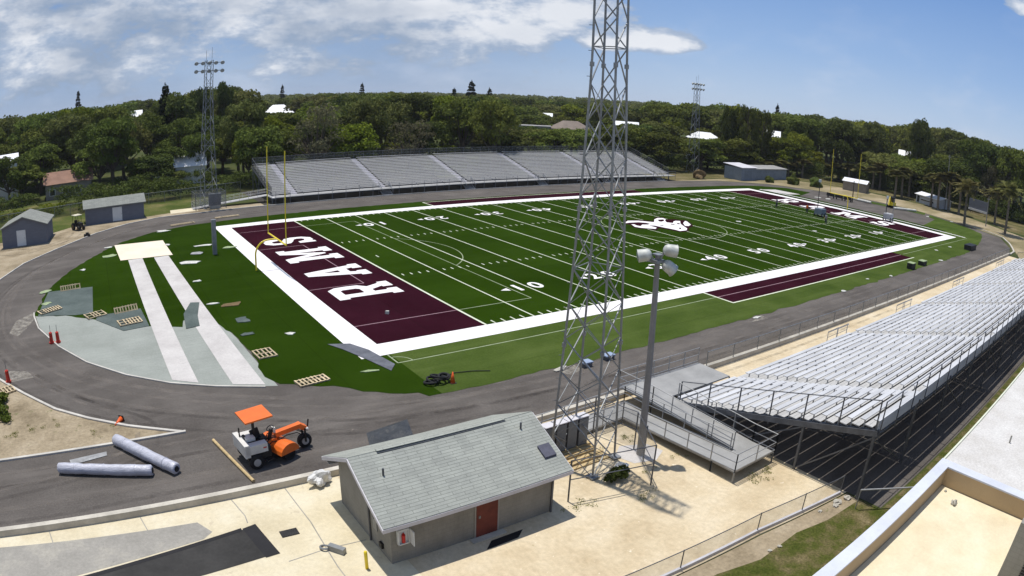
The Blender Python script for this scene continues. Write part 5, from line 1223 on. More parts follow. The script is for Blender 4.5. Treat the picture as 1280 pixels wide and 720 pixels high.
# kind, x, y, height, crown width, turn
TREES = [
('pine',-0.1,131.2,21.8,3.8,241,'broad dark pointed pine rising above the wood over the grey sheds'),
('pine',-29.8,377,29.2,3.8,289,'slim pale pine on the skyline above the grey sheds'),
('pine',142.3,345.1,22.9,3.8,8,'slim far pine standing alone on the skyline above the bleachers'),
('pine',153.1,238.8,23.2,5.2,290,'sturdy far pine, tallest on the skyline above the bleachers'),
('pine',165.6,242.8,20,3.8,168,'shorter far pine beside the tallest skyline pine'),
('pine',96.9,360.9,23.1,3.3,185,'slim far pine on the skyline above the hipped white roof'),
('pine',151.2,251.6,19.6,3.8,226,'short dark far pine just before the tallest skyline pine'),
('pine',255.7,140.3,22.8,3,102,'slim far pine on the skyline past the dark casuarinas'),
('casuarina',143.9,81.9,18.5,7.9,352,'dark feathery casuarina beside the far-off lattice tower, first of three'),
('casuarina',142.8,75,19.5,9,19,'dark feathery casuarina, tallest and middle of the clump of three'),
('casuarina',149.5,74.2,18.4,7.9,100,'dark feathery casuarina, last of three beside a white wall'),
('casuarina',-32.2,166.8,17,6.2,205,'feathery dark casuarina far above the brown-roofed house'),
('dark',18.4,143.5,21.9,7.3,147,'dark round tree, highest point of the wood behind the lattice tower'),
('dark',13.2,154.6,21.2,7.7,47,'dark round tree just behind the head of the lattice tower'),
('dark',205,43.8,24.4,10.3,16,'dark domed tree standing up above the skyline over the palms'),
('bright',-13.3,167.1,16.3,14.2,0,'broad bright yellow-green tree beside the small white gable'),
('bright',21.3,101.7,13.2,8.8,17,'big yellow-green tree in front of the hipped white roof'),
('bright',13.4,93.4,9.8,7.3,53,'yellow-green tree at the end of the bleachers behind the yellow goalpost'),('bright',44,93.4,6.6,6.4,359),
('bright',59.8,94.2,5.8,5.4,68),('bright',38.9,106.4,7.9,7.2,234),
('bright',136,83.7,6.6,11.3,84,'spreading yellow-green tree below the broad white roof'),('bright',143.5,105.7,12.4,8.9,101),
('bright',168.3,72.8,13.2,9.9,94),('bright',177.4,73.2,7.7,9.3,350),
('olive',-9.2,104.9,6.5,6,63,'pale olive palm-like tree behind the long grey shed'),
('olive',-1.8,102.2,3.3,7.3,323,'low olive tree beside the white-roofed house'),
('broad',-17.7,107.2,10.2,11.9,287,'spreading green tree hiding the end of the brown-roofed house'),
('broad',-36.8,106.1,7.9,11.9,303,'large green tree above the grey shed with the gable front'),
('broad',-31.3,131.7,15.1,16.6,41,'very wide green tree above the brown-roofed house'),
('broad',5,105.3,10.4,8.5,141,'green tree directly behind the lattice tower'),
('broad',-2.1,106.3,7.9,8.8,226,'green tree overhanging the white-roofed house'),
('bare',85.8,91.1,9,6.9,177,'pale bare tree in front of the tan-roofed house'),
('bare',179.6,4.6,14.4,8.3,243,'pale bare tree at the end of the wood past the palms'),('bare',179.2,10,14,6.9,238),('dark',237.5,56.7,10.7,16.1,8),
('bright',92.6,156.6,16.3,15.8,347),('dark',29.8,97.9,11.5,10.9,143),('olive',78.2,250.2,16.9,20.4,129),('broad',31.4,106.4,12.7,11.7,155),
('broad',159.4,207.1,11.3,16.9,253),('broad',28.5,194.9,21.2,15.2,144),('broad',206.2,142.4,18.6,20.9,228),('dark',126.1,192.4,16.8,20.3,153),
('olive',-2.8,266.1,19.4,18.4,158),('broad',241.8,69.8,9.7,14.5,83),('broad',109.6,112.2,8.5,12.7,184),('olive',198,4.8,19,14.9,53),
('dark',59.9,118,17.5,14.4,248),('broad',93.5,277.8,17.4,21.4,273),('dark',-36.1,158.8,15.9,14.6,354),('olive',272.9,94.3,21.4,21.5,22),
('dark',72.9,92.4,10,13.8,130),('olive',-43.2,169.3,16,18.4,190),('broad',145.9,96.1,7.9,11.9,113),('bright',92.6,259.9,16.1,22.9,150),
('broad',114.1,232,16.5,21.7,92),('broad',191.2,97.3,18.3,19.7,276),('olive',220.6,42.7,12.6,18.4,248),('dark',54.1,130.1,17.4,14.3,31),
('olive',-47.4,181.4,16.4,17.4,283),('olive',182.2,49.9,10.7,16.1,253),('broad',155,187.2,10.7,16,342),('bright',67.1,107.2,16.8,12.3,143),
('dark',3.8,279.6,19.5,23.8,77),('broad',138.8,182.1,13.7,17.9,182),('olive',103.9,164,16.7,14.7,214),('broad',-1.5,148.2,13.6,14.8,9),
('dark',51.3,91.9,11.2,10.4,261),('dark',46.9,281.6,22.7,19.2,18),('bright',248.1,85.8,20.3,22.8,64),('broad',133,248,16.9,20.1,260),
('broad',-12.4,295.6,18.6,20.5,217),('dark',303.8,33.4,22,23.7,51),('bare',44.8,86.1,11.9,11.2,230),('dark',67.8,145.9,16.7,15.8,16),
('broad',222.4,90.8,18.5,16.1,175),('broad',72,117.1,15.8,15.6,116),('dark',179.9,240.3,16.4,23.5,308),('olive',150.9,130.6,14.4,17.8,106),
('olive',198.8,70.3,18.7,16.2,358),('broad',143.5,212.5,16.8,23,63),('bright',188.2,33.1,11.3,17,30),('olive',-48.7,148.8,19.3,13,208),
('broad',107.7,101.6,9.2,13.8,282),('broad',-35.8,209.5,18.2,18.3,29),('dark',217.4,156.5,18.8,23.4,189),('olive',275,113.5,20.2,23.8,178),
('broad',84.2,298.7,15.8,20.6,272),('broad',-33.2,119.2,11.2,12.5,309),('broad',96.1,92.8,9.6,12,170),('olive',222.8,115.2,18,19.3,91),
('dark',174.6,188.2,11.7,17.5,300),('broad',160.9,155,16.1,16.3,61),('broad',-37.4,292.9,19.6,21.6,154),('olive',78.8,103.8,9.4,14,295),
('olive',-7.7,112.1,4.6,7,263),('broad',297.7,91.7,21.1,21.2,356),('broad',-24.9,173.4,15.1,15.1,326),('broad',-8,173.2,14.8,14,227),
('broad',49.7,139.6,13.2,12.8,139),('broad',256.3,117.6,20.5,21.9,34),('olive',174.2,205.2,13.9,20.8,347),('broad',184.3,80.5,17.6,15.9,191),
('dark',3.5,131.7,19.7,14,163),('dark',97.3,115.5,8.8,13.2,253),('dark',88.4,142.2,16.5,14.9,130),('broad',84.9,113.7,10.4,12.3,113),
('bright',-25.4,147.4,18.6,13.9,264),('broad',128.7,79.2,9.2,13.7,252),('broad',209.4,229,15.4,21.4,243),('broad',64.6,96.7,16.4,14.4,267),
('olive',217.8,15.6,20.6,16.8,316),('dark',211.4,199,15,19.9,210),('broad',165.1,84.9,11,16.5,340),('broad',103.1,293.8,16.5,24.3,103),
('olive',176.5,170.2,13.2,19.7,280),('broad',100.7,142.4,15.1,17.8,172),('olive',285,131.1,20.8,24.4,337),('dark',197.3,169,15.1,22.6,54),
('broad',245,105.4,14.6,20,238),('dark',176.3,61.6,19.1,14.8,307),('dark',-16.4,155.8,13.4,14,206),('olive',312.3,71,24.8,24.7,0),
('bright',150.2,81.1,19.6,14.6,61),('broad',268.7,140.4,19.7,22,135),('olive',-25.5,130.5,17.3,15.2,140),('dark',176.6,101.6,17.8,18.2,48),
('broad',176.3,35.7,10.5,15.7,203),('olive',13.4,98.8,16.9,9.9,313),('olive',50.5,105.9,15.5,10.9,225),('broad',150.3,169,9.7,14.6,7),
('dark',-21,119.7,14.3,10.9,315),('broad',-14.3,131,17.7,12.6,215),('broad',202.2,48.2,9.2,13.8,302),('broad',55.2,243.6,10.3,15.5,337),
('broad',290.7,76.3,23.6,20.3,108),('broad',145,235.1,16.6,18.9,85),('broad',-25.3,266.9,19.3,22.5,29),('dark',191.6,217.7,15.3,19.5,42),
('dark',123.8,98.6,11.2,16.1,213),('dark',86.7,129,16.8,15.7,348),('dark',111.8,176.3,15.2,16,301),('broad',107.4,245.3,17.2,23.2,208),
('broad',169.8,132.7,17.3,19.3,166),('broad',2.2,165.2,18.3,14.5,289),('dark',114.7,91.9,11.5,12.7,308),('olive',210.6,81.7,20,17.2,44),
('bright',103.6,127.8,8.1,12.1,176),('broad',51,298,23.3,19.5,259),('broad',76.3,230,15.2,19.6,221),('bare',25.6,87.7,15.7,12,282),
('olive',191.8,59.7,18.3,16.2,66),('dark',285.8,148,20,26,180),('broad',235.4,125.2,19.2,22.3,26),('broad',181.5,2.3,20.4,14.6,134),
('olive',282.1,59.2,24.4,18.7,101),('dark',41.3,104.1,13.4,11.3,120),('broad',20.3,206,21.7,20.2,256),('dark',52.9,207.1,10.9,16.3,187),
('broad',-50.1,134,18.1,12.5,359),('dark',71.2,183.1,14,18.8,205),('broad',42.8,131.9,12.8,13.3,0),('broad',14.2,107.2,12,11.1,344),
('broad',-44.7,194.7,18.5,19.9,314),('broad',229.4,171.8,18.3,22.9,31),('broad',94.4,103.1,8.9,12.4,77),('olive',47.7,117,17.3,12.8,212),
('broad',-39.5,104.1,10.3,10.4,117),('dark',129.2,109.3,10.5,15.8,75),('broad',-59,254.1,19.4,20.7,321),('broad',83.8,86.8,9.9,13.9,289),
('broad',31.9,126.4,12.9,12.4,190),('dark',28.9,137.2,12.9,13.6,141),('dark',23,147.4,18.4,16.8,151),('broad',22.8,104,13.6,12.7,345),
('broad',218,57.2,9.9,14.9,266),('olive',215.8,30.3,20.3,17.6,212),('olive',268.5,47,23,21.9,47),('broad',-6.9,240.6,19,18.9,353),
('broad',201.1,20.6,20.9,15.1,80),('broad',184.2,-9.4,20.1,17.1,308),('broad',174.2,115.9,10.3,15.5,95),('broad',3,119.2,13.6,11.7,304),
('dark',245,43.9,22.7,16.2,155),('broad',267.7,71.5,22.4,20,71),('broad',301.8,116.9,21.4,19.3,331),('broad',68.2,126.3,11.2,12.5,68),
('broad',35.5,114.7,12.7,13.9,40),('olive',195.4,125.2,17.6,20.9,310),('broad',-36.5,141.5,18.5,14.7,152),('olive',28.1,167.9,19.8,15.2,148),
('dark',226.8,76.8,19.8,16,238),('bright',253.3,19.1,21.5,19.1,171),('dark',-6.8,101.1,7.2,10.8,235),('broad',234.7,35.5,20.8,19.9,265),
('broad',203.8,32.3,13.8,16.5,240),('broad',14.7,89.1,11.8,10.5,14),('olive',33.6,147.2,12.6,14.1,185),('dark',133.6,88.4,8.3,12.5,202),
('broad',197.9,86.1,18.6,20.2,20),('dark',258.1,96.7,19.5,19.6,270),('broad',156.7,119.9,17.6,17.3,202),('dark',176.2,21.6,12.9,17.3,89),
('broad',122.8,259.3,17.7,23.3,54),('bright',160.8,73.1,11.3,14.3,42),('olive',39.6,93.4,16.5,10,60),('broad',259.1,34.9,21.9,21.6,247),
('broad',133,162.8,10.6,15.9,40),('bright',33.5,86.2,11.6,10.6,18),('broad',-43.3,125.4,12.2,14.8,109),('broad',284.6,42.3,22.3,19.9,132),
('broad',115,81.5,10.1,13,49),('olive',75.8,212.7,16.6,19.6,215),('broad',64.7,84.3,16.7,10.1,304),('broad',196.5,245.3,15.4,23,307),
('broad',105.1,86.4,11.6,13.7,161),('dark',40.6,176.8,11.9,14.6,73),('olive',67.5,293.3,14,20.3,29),('broad',228.4,194.6,16,23.5,344),
('broad',290.9,105.6,20.8,24.9,90),('dark',59.9,155.5,17.2,18,270),('dark',188.1,12.7,20.1,17.6,168),('broad',182.6,129.3,18.7,17.2,135),
('broad',140.1,76.2,9.9,14.8,118),('broad',-44.3,219.3,18.8,16.7,168),('broad',160.9,96.1,8.4,12.6,359),('olive',86.4,96.9,9.2,11.3,321),
('broad',158.6,140.8,11.2,16.9,123),('broad',10.2,124.9,13.2,13.6,4),('broad',62.4,136.4,17,16.5,74),('broad',314.5,91.5,24.8,26,290),
('broad',-14.8,104.3,15.6,12.1,208),('olive',124.6,178.8,16.8,19.5,335),('broad',107.4,152.2,16.8,18.5,94),('broad',241.1,205.3,18.7,19.2,345),
('bright',48.7,151.5,14.3,15.1,353),('dark',267.3,17.3,12.2,18.2,344),('dark',107.5,264.4,17.6,23.5,249),('olive',-11.6,121.3,13.9,13.3,127),
('olive',230.8,102,19.6,20.1,10),('olive',134.9,99.8,12.1,15.3,34),('broad',-5.3,128.2,14.9,11.4,275),('broad',-35,130.4,13.4,14.1,200),
('olive',157.4,268.9,16.5,20.5,298),('olive',34.3,158.4,12.4,16.5,351),('dark',211.3,69,14,15.4,213),('bright',163.2,175.1,14.6,17.1,348),
('broad',220.5,142.2,20.2,19.7,52),('broad',21.4,95.5,10.6,10.3,141),('dark',12,115.5,10.1,11.8,188),('broad',-25.5,162.3,17.3,13.5,131),
('sabal',161.1,66.3,5.5,4,101),('sabal',169.7,60.4,5.6,4,101),('sabal',173.4,45.1,8.1,4,332),('sabal',159.7,33.7,7.7,4,234),
('sabal',164.3,33.3,8.7,4,54),('sabal',171.6,33.9,7.9,4,80),('sabal',175.6,53.2,6.4,4,261),('sabal',170,54.7,6.3,4,289),
('sabal',142.8,70.9,4.3,4,161),('sabal',149.7,70.8,4.6,4,151),('sabal',153,69.3,4.7,4,134),('sabal',157.5,69.3,4.3,4,334),
('sabal',170.9,46.5,6.6,4,248),('sabal',155.1,18,9.7,4,73),('sabal',157.5,15.6,10.4,4,33),('sabal',158.8,21.6,8.9,4,149),('sabal',156,11.9,9.4,4,305),
('coco',136.2,3.8,10,4,65),('coco',139,-6.6,11.4,4,204),('coco',155.5,0.6,9,4,117),
]
# kind, x, y, ridge height, eave height, width, roof
HOUSES = [["hip_white", 70.5, 274.9, 12.6, 8.8, 14.1, "white"], ["gable_white", -0.8, 236.6, 15.0, 12.1, 4.0, "white"], ["white_low", 2.7, 105.6, 6.4, 3.6, 6.4, "white"], ["white_low2", -4.1, 121.5, 4.9, 3.4, 3.1, "white"], ["brown", -25.4, 107.0, 5.3, 3.1, 10.7, "brown"], ["white_left", -41.4, 115.6, 10.0, 8.6, 5.3, "white"], ["tan", 140.1, 150.2, 8.8, 6.0, 14.2, "tan"], ["grey", 127.1, 154.0, 8.1, 6.4, 10.5, "grey"], ["white_mid", 163.0, 195.8, 9.9, 8.2, 6.4, "white"], ["white_r", 140.9, 122.6, 10.5, 8.6, 7.1, "white"], ["white_big", 162.1, 107.1, 9.1, 7.0, 11.2, "white"], ["white_r2", 175.9, 88.7, 12.2, 9.9, 5.0, "white"], ["white_r3", 258.0, 72.6, 10.9, 8.6, 5.0, "white"]]
HAZE = .0001

# ================================================================== TREES
def leaves(centres, radii, n, size, seed, flat=.75, droop=0, aspect=1.0):
    """leaf-clump faces spread over and through ellipsoidal lobes"""
    r = np.random.default_rng(seed); C = np.array(centres, float); Rd = np.array(radii, float)
    wgt = (Rd[:, 0] * Rd[:, 1] + Rd[:, 0] * Rd[:, 2]); wgt = wgt / wgt.sum()
    idx = r.choice(len(C), n, p=wgt)
    d = r.normal(size=(n, 3)); d /= np.linalg.norm(d, axis=1)[:, None]
    d[:, 2] = np.where(d[:, 2] < -.35, -d[:, 2] * .6, d[:, 2])
    rad = 1 - np.abs(r.normal(0, .17, n))
    P = C[idx] + d * Rd[idx] * rad[:, None]
    nr = d * .7 + r.normal(0, .55, (n, 3)); nr[:, 2] += .25; nr /= np.linalg.norm(nr, axis=1)[:, None]
    t = np.cross(nr, r.normal(size=(n, 3))); t /= np.linalg.norm(t, axis=1)[:, None]; b = np.cross(nr, t)
    s = size * r.uniform(.6, 1.35, n)[:, None]
    V = np.stack([P - t * s * .5 * aspect - b * s * .22, P + t * s * .1 - b * s * .5, P + t * s * .55 * aspect + b * s * .12, P - t * s * .1 + b * s * .5], 1).reshape(-1, 3)
    V[:, 2] -= droop * r.uniform(0, 1, len(V))
    return V
def quad_mesh(name, V, m):
    n = len(V) // 4
    me = bpy.data.meshes.new(name)
    me.vertices.add(len(V)); me.vertices.foreach_set('co', V.astype(np.float32).ravel())
    me.loops.add(4 * n); me.loops.foreach_set('vertex_index', np.arange(4 * n, dtype=np.int32))
    me.polygons.add(n); me.polygons.foreach_set('loop_start', np.arange(0, 4 * n, 4, dtype=np.int32)); me.polygons.foreach_set('loop_total', np.full(n, 4, np.int32))
    me.update(calc_edges=True); me.materials.append(M[m] if isinstance(m, str) else m); return me
def mb_mesh(name, mb, m):
    me = bpy.data.meshes.new(name); me.from_pydata(mb.v, [], mb.f); me.materials.append(M[m]); me.update(); return me

def broad_shape(seed, lobes=26, n=5600, size=.37):
    """crown and limbs of a tree 10 m tall and 10 m wide"""
    r = np.random.default_rng(seed); C = []; Rd = []; limbs = MB()
    fork = Vector((r.normal(0, .2), r.normal(0, .2), 2.6))
    limbs.tube((0, 0, -.2), fork, .34, .24, 8)
    for i in range(lobes):
        a = r.uniform(0, 6.283); q = math.sqrt(r.uniform(0, 1)); z = 3.6 + 5.0 * r.uniform(0, 1) ** .8
        env = 4.0 * math.sqrt(max(.05, 1 - ((z - 4.8) / 4.9) ** 2)) if z > 4.8 else 3.9
        c = (env * q * math.cos(a), env * q * math.sin(a), z); s = r.uniform(1.0, 1.9)
        C.append(c); Rd.append((s * r.uniform(.9, 1.25), s * r.uniform(.9, 1.25), s * r.uniform(.62, .85)))
        if i < 11:
            mid = fork.lerp(Vector(c), .5) + Vector((0, 0, -.3)); limbs.tube(fork, mid, .15, .09, 6); limbs.tube(mid, c, .09, .03, 5)
    top = max(c[2] + s[2] for c, s in zip(C, Rd))
    C = [(c[0], c[1], c[2] * 10 / top) for c in C]
    return leaves(C, Rd, n, size, seed + 50), limbs
SH = [broad_shape(100 + i, 22 + 3 * i) for i in range(6)]
PROTO = {}
for kind, m, ids in (('broad', 'leaf', (0, 1, 2, 3, 4, 5)), ('dark', 'leafdark', (1, 3, 5, 0)), ('olive', 'leafolive', (0, 2, 4)), ('bright', 'leafbright', (1, 2, 5))):
    PROTO[kind] = [(quad_mesh('crown', SH[i][0], m), mb_mesh('trunk', SH[i][1], 'bark')) for i in ids]
tw, lb = broad_shape(140, 20, 1500, .3)
for k in range(60):
    r_ = np.random.default_rng(k); a = r_.uniform(0, 6.28); e = r_.uniform(.3, 1.2); L = r_.uniform(3, 5.2); p0 = Vector((0, 0, 2.6)); p1 = p0 + Vector((math.cos(a) * math.cos(e), math.sin(a) * math.cos(e), math.sin(e))) * L
    lb.tube(p0, p1, .06, .02, 4)
PROTO['bare'] = [(quad_mesh('crown', tw, 'leafdry'), mb_mesh('trunk', lb, 'bark'))]
def pine_shape(seed):
    """narrow conifer 10 m tall and about 3.2 m wide"""
    r = np.random.default_rng(seed); C = []; Rd = []; tr = MB().tube((0, 0, 0), (0, 0, 9.8), .16, .03, 8)
    z = 1.0
    while z < 9.8:
        w = 1.6 * min(1, ((10.2 - z) / 3.2)) ** .55 * r.uniform(.7, 1.12)
        for i in range(6):
            a = 6.283 * i / 6 + r.uniform(-.4, .4); q = r.uniform(.45, .8)
            C.append((w * q * math.cos(a), w * q * math.sin(a), z + r.uniform(-.15, .15))); Rd.append((.32 * w + .12, .32 * w + .12, .3))
            tr.tube((0, 0, z), (w * .7 * math.cos(a), w * .7 * math.sin(a), z + .1), .04, .02, 4)
        z += .5
    C.append((0, 0, 9.7)); Rd.append((.2, .2, .4))
    return leaves(C, Rd, 3000, .34, seed), tr
PROTO['pine'] = [tuple((quad_mesh('crown', v, 'leafpine'), mb_mesh('trunk', t_, 'bark'))) for v, t_ in [pine_shape(7)]]
def casu_shape(seed):
    r = np.random.default_rng(seed); C = []; Rd = []; tr = MB().tube((0, 0, 0), (0, 0, 9.4), .25, .05, 8)
    for i in range(46):
        z = r.uniform(1.5, 9.2); w = 4.1 * math.sqrt(max(.05, 1 - ((z - 5) / 5.4) ** 2)) * math.sqrt(r.uniform(.1, 1)); a = r.uniform(0, 6.28)
        C.append((w * math.cos(a), w * math.sin(a), z)); Rd.append((.9, .9, 1.3)); tr.tube((0, 0, z * .8), (w * math.cos(a), w * math.sin(a), z), .06, .02, 4)
    return leaves(C, Rd, 4500, .34, seed, droop=.3), tr
PROTO['casuarina'] = [tuple((quad_mesh('crown', v, 'leafdark'), mb_mesh('trunk', t_, 'bark'))) for v, t_ in [casu_shape(3), casu_shape(4)]]
def palm_shape(seed, coco):
    """10 m tall; fronds of narrow leaflets, skirt of dead leaves for the sabal"""
    r = np.random.default_rng(seed); tr = MB(); Q = []
    zc = 8.6; pts = [(0, 0, -.1), (.08, .05, 3), (.02, .1, 6), (0, 0, zc)]
    for a_, b_, r0, r1 in zip(pts, pts[1:], (.24, .2, .18), (.2, .18, .17)): tr.tube(a_, b_, r0, r1, 8)
    nf = 30 if coco else 64
    for i in range(nf):
        a = 6.283 * i * .381966; e = r.uniform(-.5, 1.3); L = r.uniform(2.6, 3.4) if coco else r.uniform(1.1, 1.7)
        d = np.array([math.cos(a) * math.cos(e), math.sin(a) * math.cos(e), math.sin(e)]); side = np.array([-math.sin(a), math.cos(a), 0]); pr = None
        nseg = 9
        for k in range(nseg + 1):
            q = k / nseg; pnt = np.array([0, 0, zc]) + d * L * q + np.array([0, 0, -1]) * (L * .45) * q * q
            if pr is not None:
                if coco or k < 4:
                    w = .05; Q += [pr - side * w, pr + side * w, pnt + side * w, pnt - side * w]
                if coco and k > 1:
                    for s in (-1, 1):
                        ll = .75 * math.sin(math.pi * min(1, q + .12)) + .15; tip = pnt + side * s * ll + d * .3 + np.array([0, 0, -.38 * ll]); w = d * .17
                        Q += [pnt - w, pnt + w, tip + w * .4, tip - w * .4]
                if not coco and k >= 4 and k % 1 == 0:
                    for s in np.linspace(-1, 1, 5):
                        dirv = d * .75 + side * s * .8 + np.array([0, 0, -.25]); ll = .6 * r.uniform(.7, 1.1); w = np.cross(dirv, [0, 0, 1.]); w = w / (np.linalg.norm(w) + 1e-6) * .15
                        Q += [pnt - w, pnt + w, pnt + dirv * ll + w * .4, pnt + dirv * ll - w * .4]
            pr = pnt
    return np.array(Q), tr
for kind, cc in (('sabal', 0), ('coco', 1)):
    v, t_ = palm_shape(31 + cc, cc); PROTO[kind] = [(quad_mesh('crown', v, 'leafpalm'), mb_mesh('trunk', t_, 'palmbark'))]

KINDS = {
 'broad': ('broadleaf_tree', 'tree', 'rounded mid-green broadleaf tree in the wood around the field', 'green trees of the wood'),
 'dark': ('broadleaf_tree', 'tree', 'dark dense broadleaf tree in the wood around the field', 'dark trees of the wood'),
 'olive': ('broadleaf_tree', 'tree', 'dull olive broadleaf tree in the wood around the field', 'olive trees of the wood'),
 'bright': ('broadleaf_tree', 'tree', 'bright yellow-green broadleaf tree in the wood around the field', 'yellow-green trees of the wood'),
 'bare': ('bare_tree', 'tree', 'pale twiggy half-bare tree in the wood', 'half-bare trees of the wood'),
 'pine': ('norfolk_pine', 'tree', 'dark pointed pine standing above the far wood on the skyline', 'pointed pines on the skyline'),
 'casuarina': ('casuarina_tree', 'tree', 'tall dark feathery casuarina tree rising in the wood', 'casuarina trees'),
 'sabal': ('cabbage_palm', 'palm tree', 'short round-headed cabbage palm on the grass before the wood by the white-roofed huts', 'cabbage palms before the wood'),
 'coco': ('coconut_palm', 'palm tree', 'feathery coconut palm beside the dirt path past the dark scoreboard', 'coconut palms by the dirt path')}
def zone(x, y):
    d = math.hypot(x + 18.8, y + 42.8)
    if x > 148 and y < 76: q = ('along the edge of the wood behind the huts and palms', 'deep in the wood behind the huts and palms')[d > 225]
    elif x > 98: q = ('just beyond the blue-grey metal shed', 'deep in the wood beyond the blue-grey metal shed')[d > 205]
    elif x > 9: q = ('directly behind the far bleachers', 'deep in the wood behind the far bleachers')[y > 125]
    else: q = ('beyond the overgrown lot and the grey sheds', 'deep in the wood beyond the grey sheds')[y > 135]
    return q
LOOK = {'broad': 'rounded mid-green broadleaf tree ', 'dark': 'dark dense broadleaf tree ', 'olive': 'dull olive broadleaf tree ', 'bright': 'yellow-green broadleaf tree ', 'bare': 'pale half-bare tree ', 'casuarina': 'dark feathery casuarina '}
for i, (kind, x, y, h, w, rot, *own) in enumerate(TREES):
    name, cat, lab, grp = KINDS[kind]
    if kind in LOOK: lab = LOOK[kind] + zone(x, y); grp = lab.replace(' tree ', ' trees ', 1)
    if own: lab = own[0]; grp = None
    ps = PROTO[kind]; cm, tm = ps[i % len(ps)]
    t = bpy.data.objects.new(name, None); COL.objects.link(t)
    t.location = (x, y, 0); t.rotation_euler = (0, 0, R(rot)); t.empty_display_size = .5
    sxy = w / (3.2 if kind == 'pine' else 9.2) if kind not in ('sabal', 'coco') else (1.5 if kind == 'coco' else 1.65)
    t.scale = (sxy, sxy, h / (10 if kind not in ('sabal', 'coco') else 9.8))
    tag(t, lab, cat, grp)
    for nm_, me in (('crown', cm), ('trunk', tm)):
        o = bpy.data.objects.new(nm_, me); COL.objects.link(o); o.parent = t

# far-off wood that reads as one mass, and the undergrowth along the wood's edge
def mass(name, lab, spots, n_each, size, m, seed):
    r = np.random.default_rng(seed); out = []
    for x, y, h, w in spots:
        k = 5; C = [(x + r.normal(0, w * .22), y + r.normal(0, w * .22), h * r.uniform(.62, .86)) for _ in range(k)]
        Rd = [(w * .34, w * .34, h * .22) for _ in range(k)]
        C.append((x, y, h * .35)); Rd.append((w * .45, w * .45, h * .35))
        out.append(leaves(C, Rd, n_each, size * (w / 10), int(r.integers(1e6))))
    o = bpy.data.objects.new(name, quad_mesh(name, np.concatenate(out), m)); COL.objects.link(o)
    return tag(o, lab, 'trees' if 'wood' in name else 'bushes', kind='stuff')
o = bpy.data.objects.new('shrub', quad_mesh('shrub', leaves([(0, 0, .35), (.5, .1, .3), (-.45, -.1, .25), (.1, -.3, .3)], [(.42, .34, .3), (.34, .3, .25), (.34, .26, .22), (.3, .26, .24)], 480, .15, 61), 'leafdark')); COL.objects.link(o); o.location = (2.2, -22.3, 0)
tag(o, 'low dark shrub growing at the foot of the near lattice tower', 'shrub')
r = np.random.default_rng(77); S1 = []; S2 = []
while len(S1) < 1500:
    D = math.sqrt(r.uniform(345 ** 2, 1500 ** 2)); a = R(r.uniform(-14, 82)); x = -18.8 + D * math.sin(a); y = -42.8 + D * math.cos(a)
    S1.append((x, y, r.uniform(11, 15.5) + min(2.2, D / 600), r.uniform(9, 15) * (1 + D / 1500)))
mass('distant_woods', 'green mass of distant woodland running to the horizon', S1, 170, 1.15, 'leaf', 1)
def along(pts, step, jit):
    for a, b in zip(pts, pts[1:]):
        L = math.dist(a, b)
        for k in range(int(L / step)):
            q = k * step / L; yield a[0] + (b[0] - a[0]) * q + r.normal(0, jit), a[1] + (b[1] - a[1]) * q + r.normal(0, jit)
for pts, st, j in (([(-75, 92), (-48, 96), (-36, 98)], 2.6, 1.2), ([(-12, 96), (10, 90), (12, 86), (60, 87), (112, 88)], 2.4, 1.0), ([(-9, 82.5), (10, 84.5)], 1.7, .7), ([(-38, 92), (-27, 93), (-10, 94)], 2.4, .9), ([(-60, 78), (-40, 79.5)], 2.2, .7), ([(100, 82.5), (118, 80.5)], 1.6, .8), ([(150, 76), (168, 70), (174, 55), (176, 20), (175, -20)], 1.9, 1.2), ([(179, 55), (181, 20), (180, -20)], 2.2, 1.2), ([(108, 84), (118, 82), (150, 80), (170, 74), (177, 55), (180, 20), (178, -20), (175, -50)], 2.6, 1.6),
                   ([(182, 60), (186, 20), (184, -50)], 3, 1.5), ([(-14, 101), (-4, 101)], 2.5, 1.2), ([(-22, 83.5), (-9, 83)], 2.4, .8)):
    for x, y in along(pts, st, j): S2.append((x, y, r.uniform(1.8, 4.2) * (1.25 if x > 140 else 1), r.uniform(3.5, 5.5)))
mass('undergrowth', 'dark undergrowth along the edge of the wood', S2, 330, .7, 'leafdark', 2)
S3 = []
for pts, st, j in (([(-50, 80), (-14, 82.5)], 1.9, 2.2), ([(-46, 86), (-20, 88)], 2.6, 2.5)):
    for x, y in along(pts, st, j): S3.append((x, y, r.uniform(.5, 1.3), r.uniform(1.5, 3)))
mass('weeds', 'bright weeds on the overgrown lot behind the fence', S3, 110, 1.3, 'leafbright', 4)
S4 = [(-28.3, -.6, .9, 1.8), (-28.9, -2.0, .8, 2.0), (-27.6, -1.4, .5, 1.2), (-27.8, .6, .45, 1.3), (-27.2, -2.4, .3, 1.0)]
mass('weeds', 'green weeds on the dirt wedge at the left edge', S4, 320, 1.4, 'leaf', 6)
gr = [(float(x + r.normal(0, .5)), float(y + r.normal(0, .35)), float(r.uniform(.05, .16)), float(r.uniform(.25, .5))) for x, y in
      [(8.0, -26.9)] * 7 + [(9.3, -26.6)] * 8 + [(-1.3, -23.4)] * 3 + [(5.2, -19.3)] * 6 + [(4.7, -22.6)] * 3 + [(-.2, -23.0)] * 5 + [(2.5, -24.3)] * 6 + [(6.3, -22.5)] * 3 + [(-23.6, -3.9)] * 4 + [(-26.2, -4.4)] * 8 + [(-27, -2.2)] * 8 + [(-21, -6)] * 4]
mass('grass_tufts', 'sparse grass tufts in the sandy yard and on the dirt', gr, 40, 1.0, 'leafbright', 9)

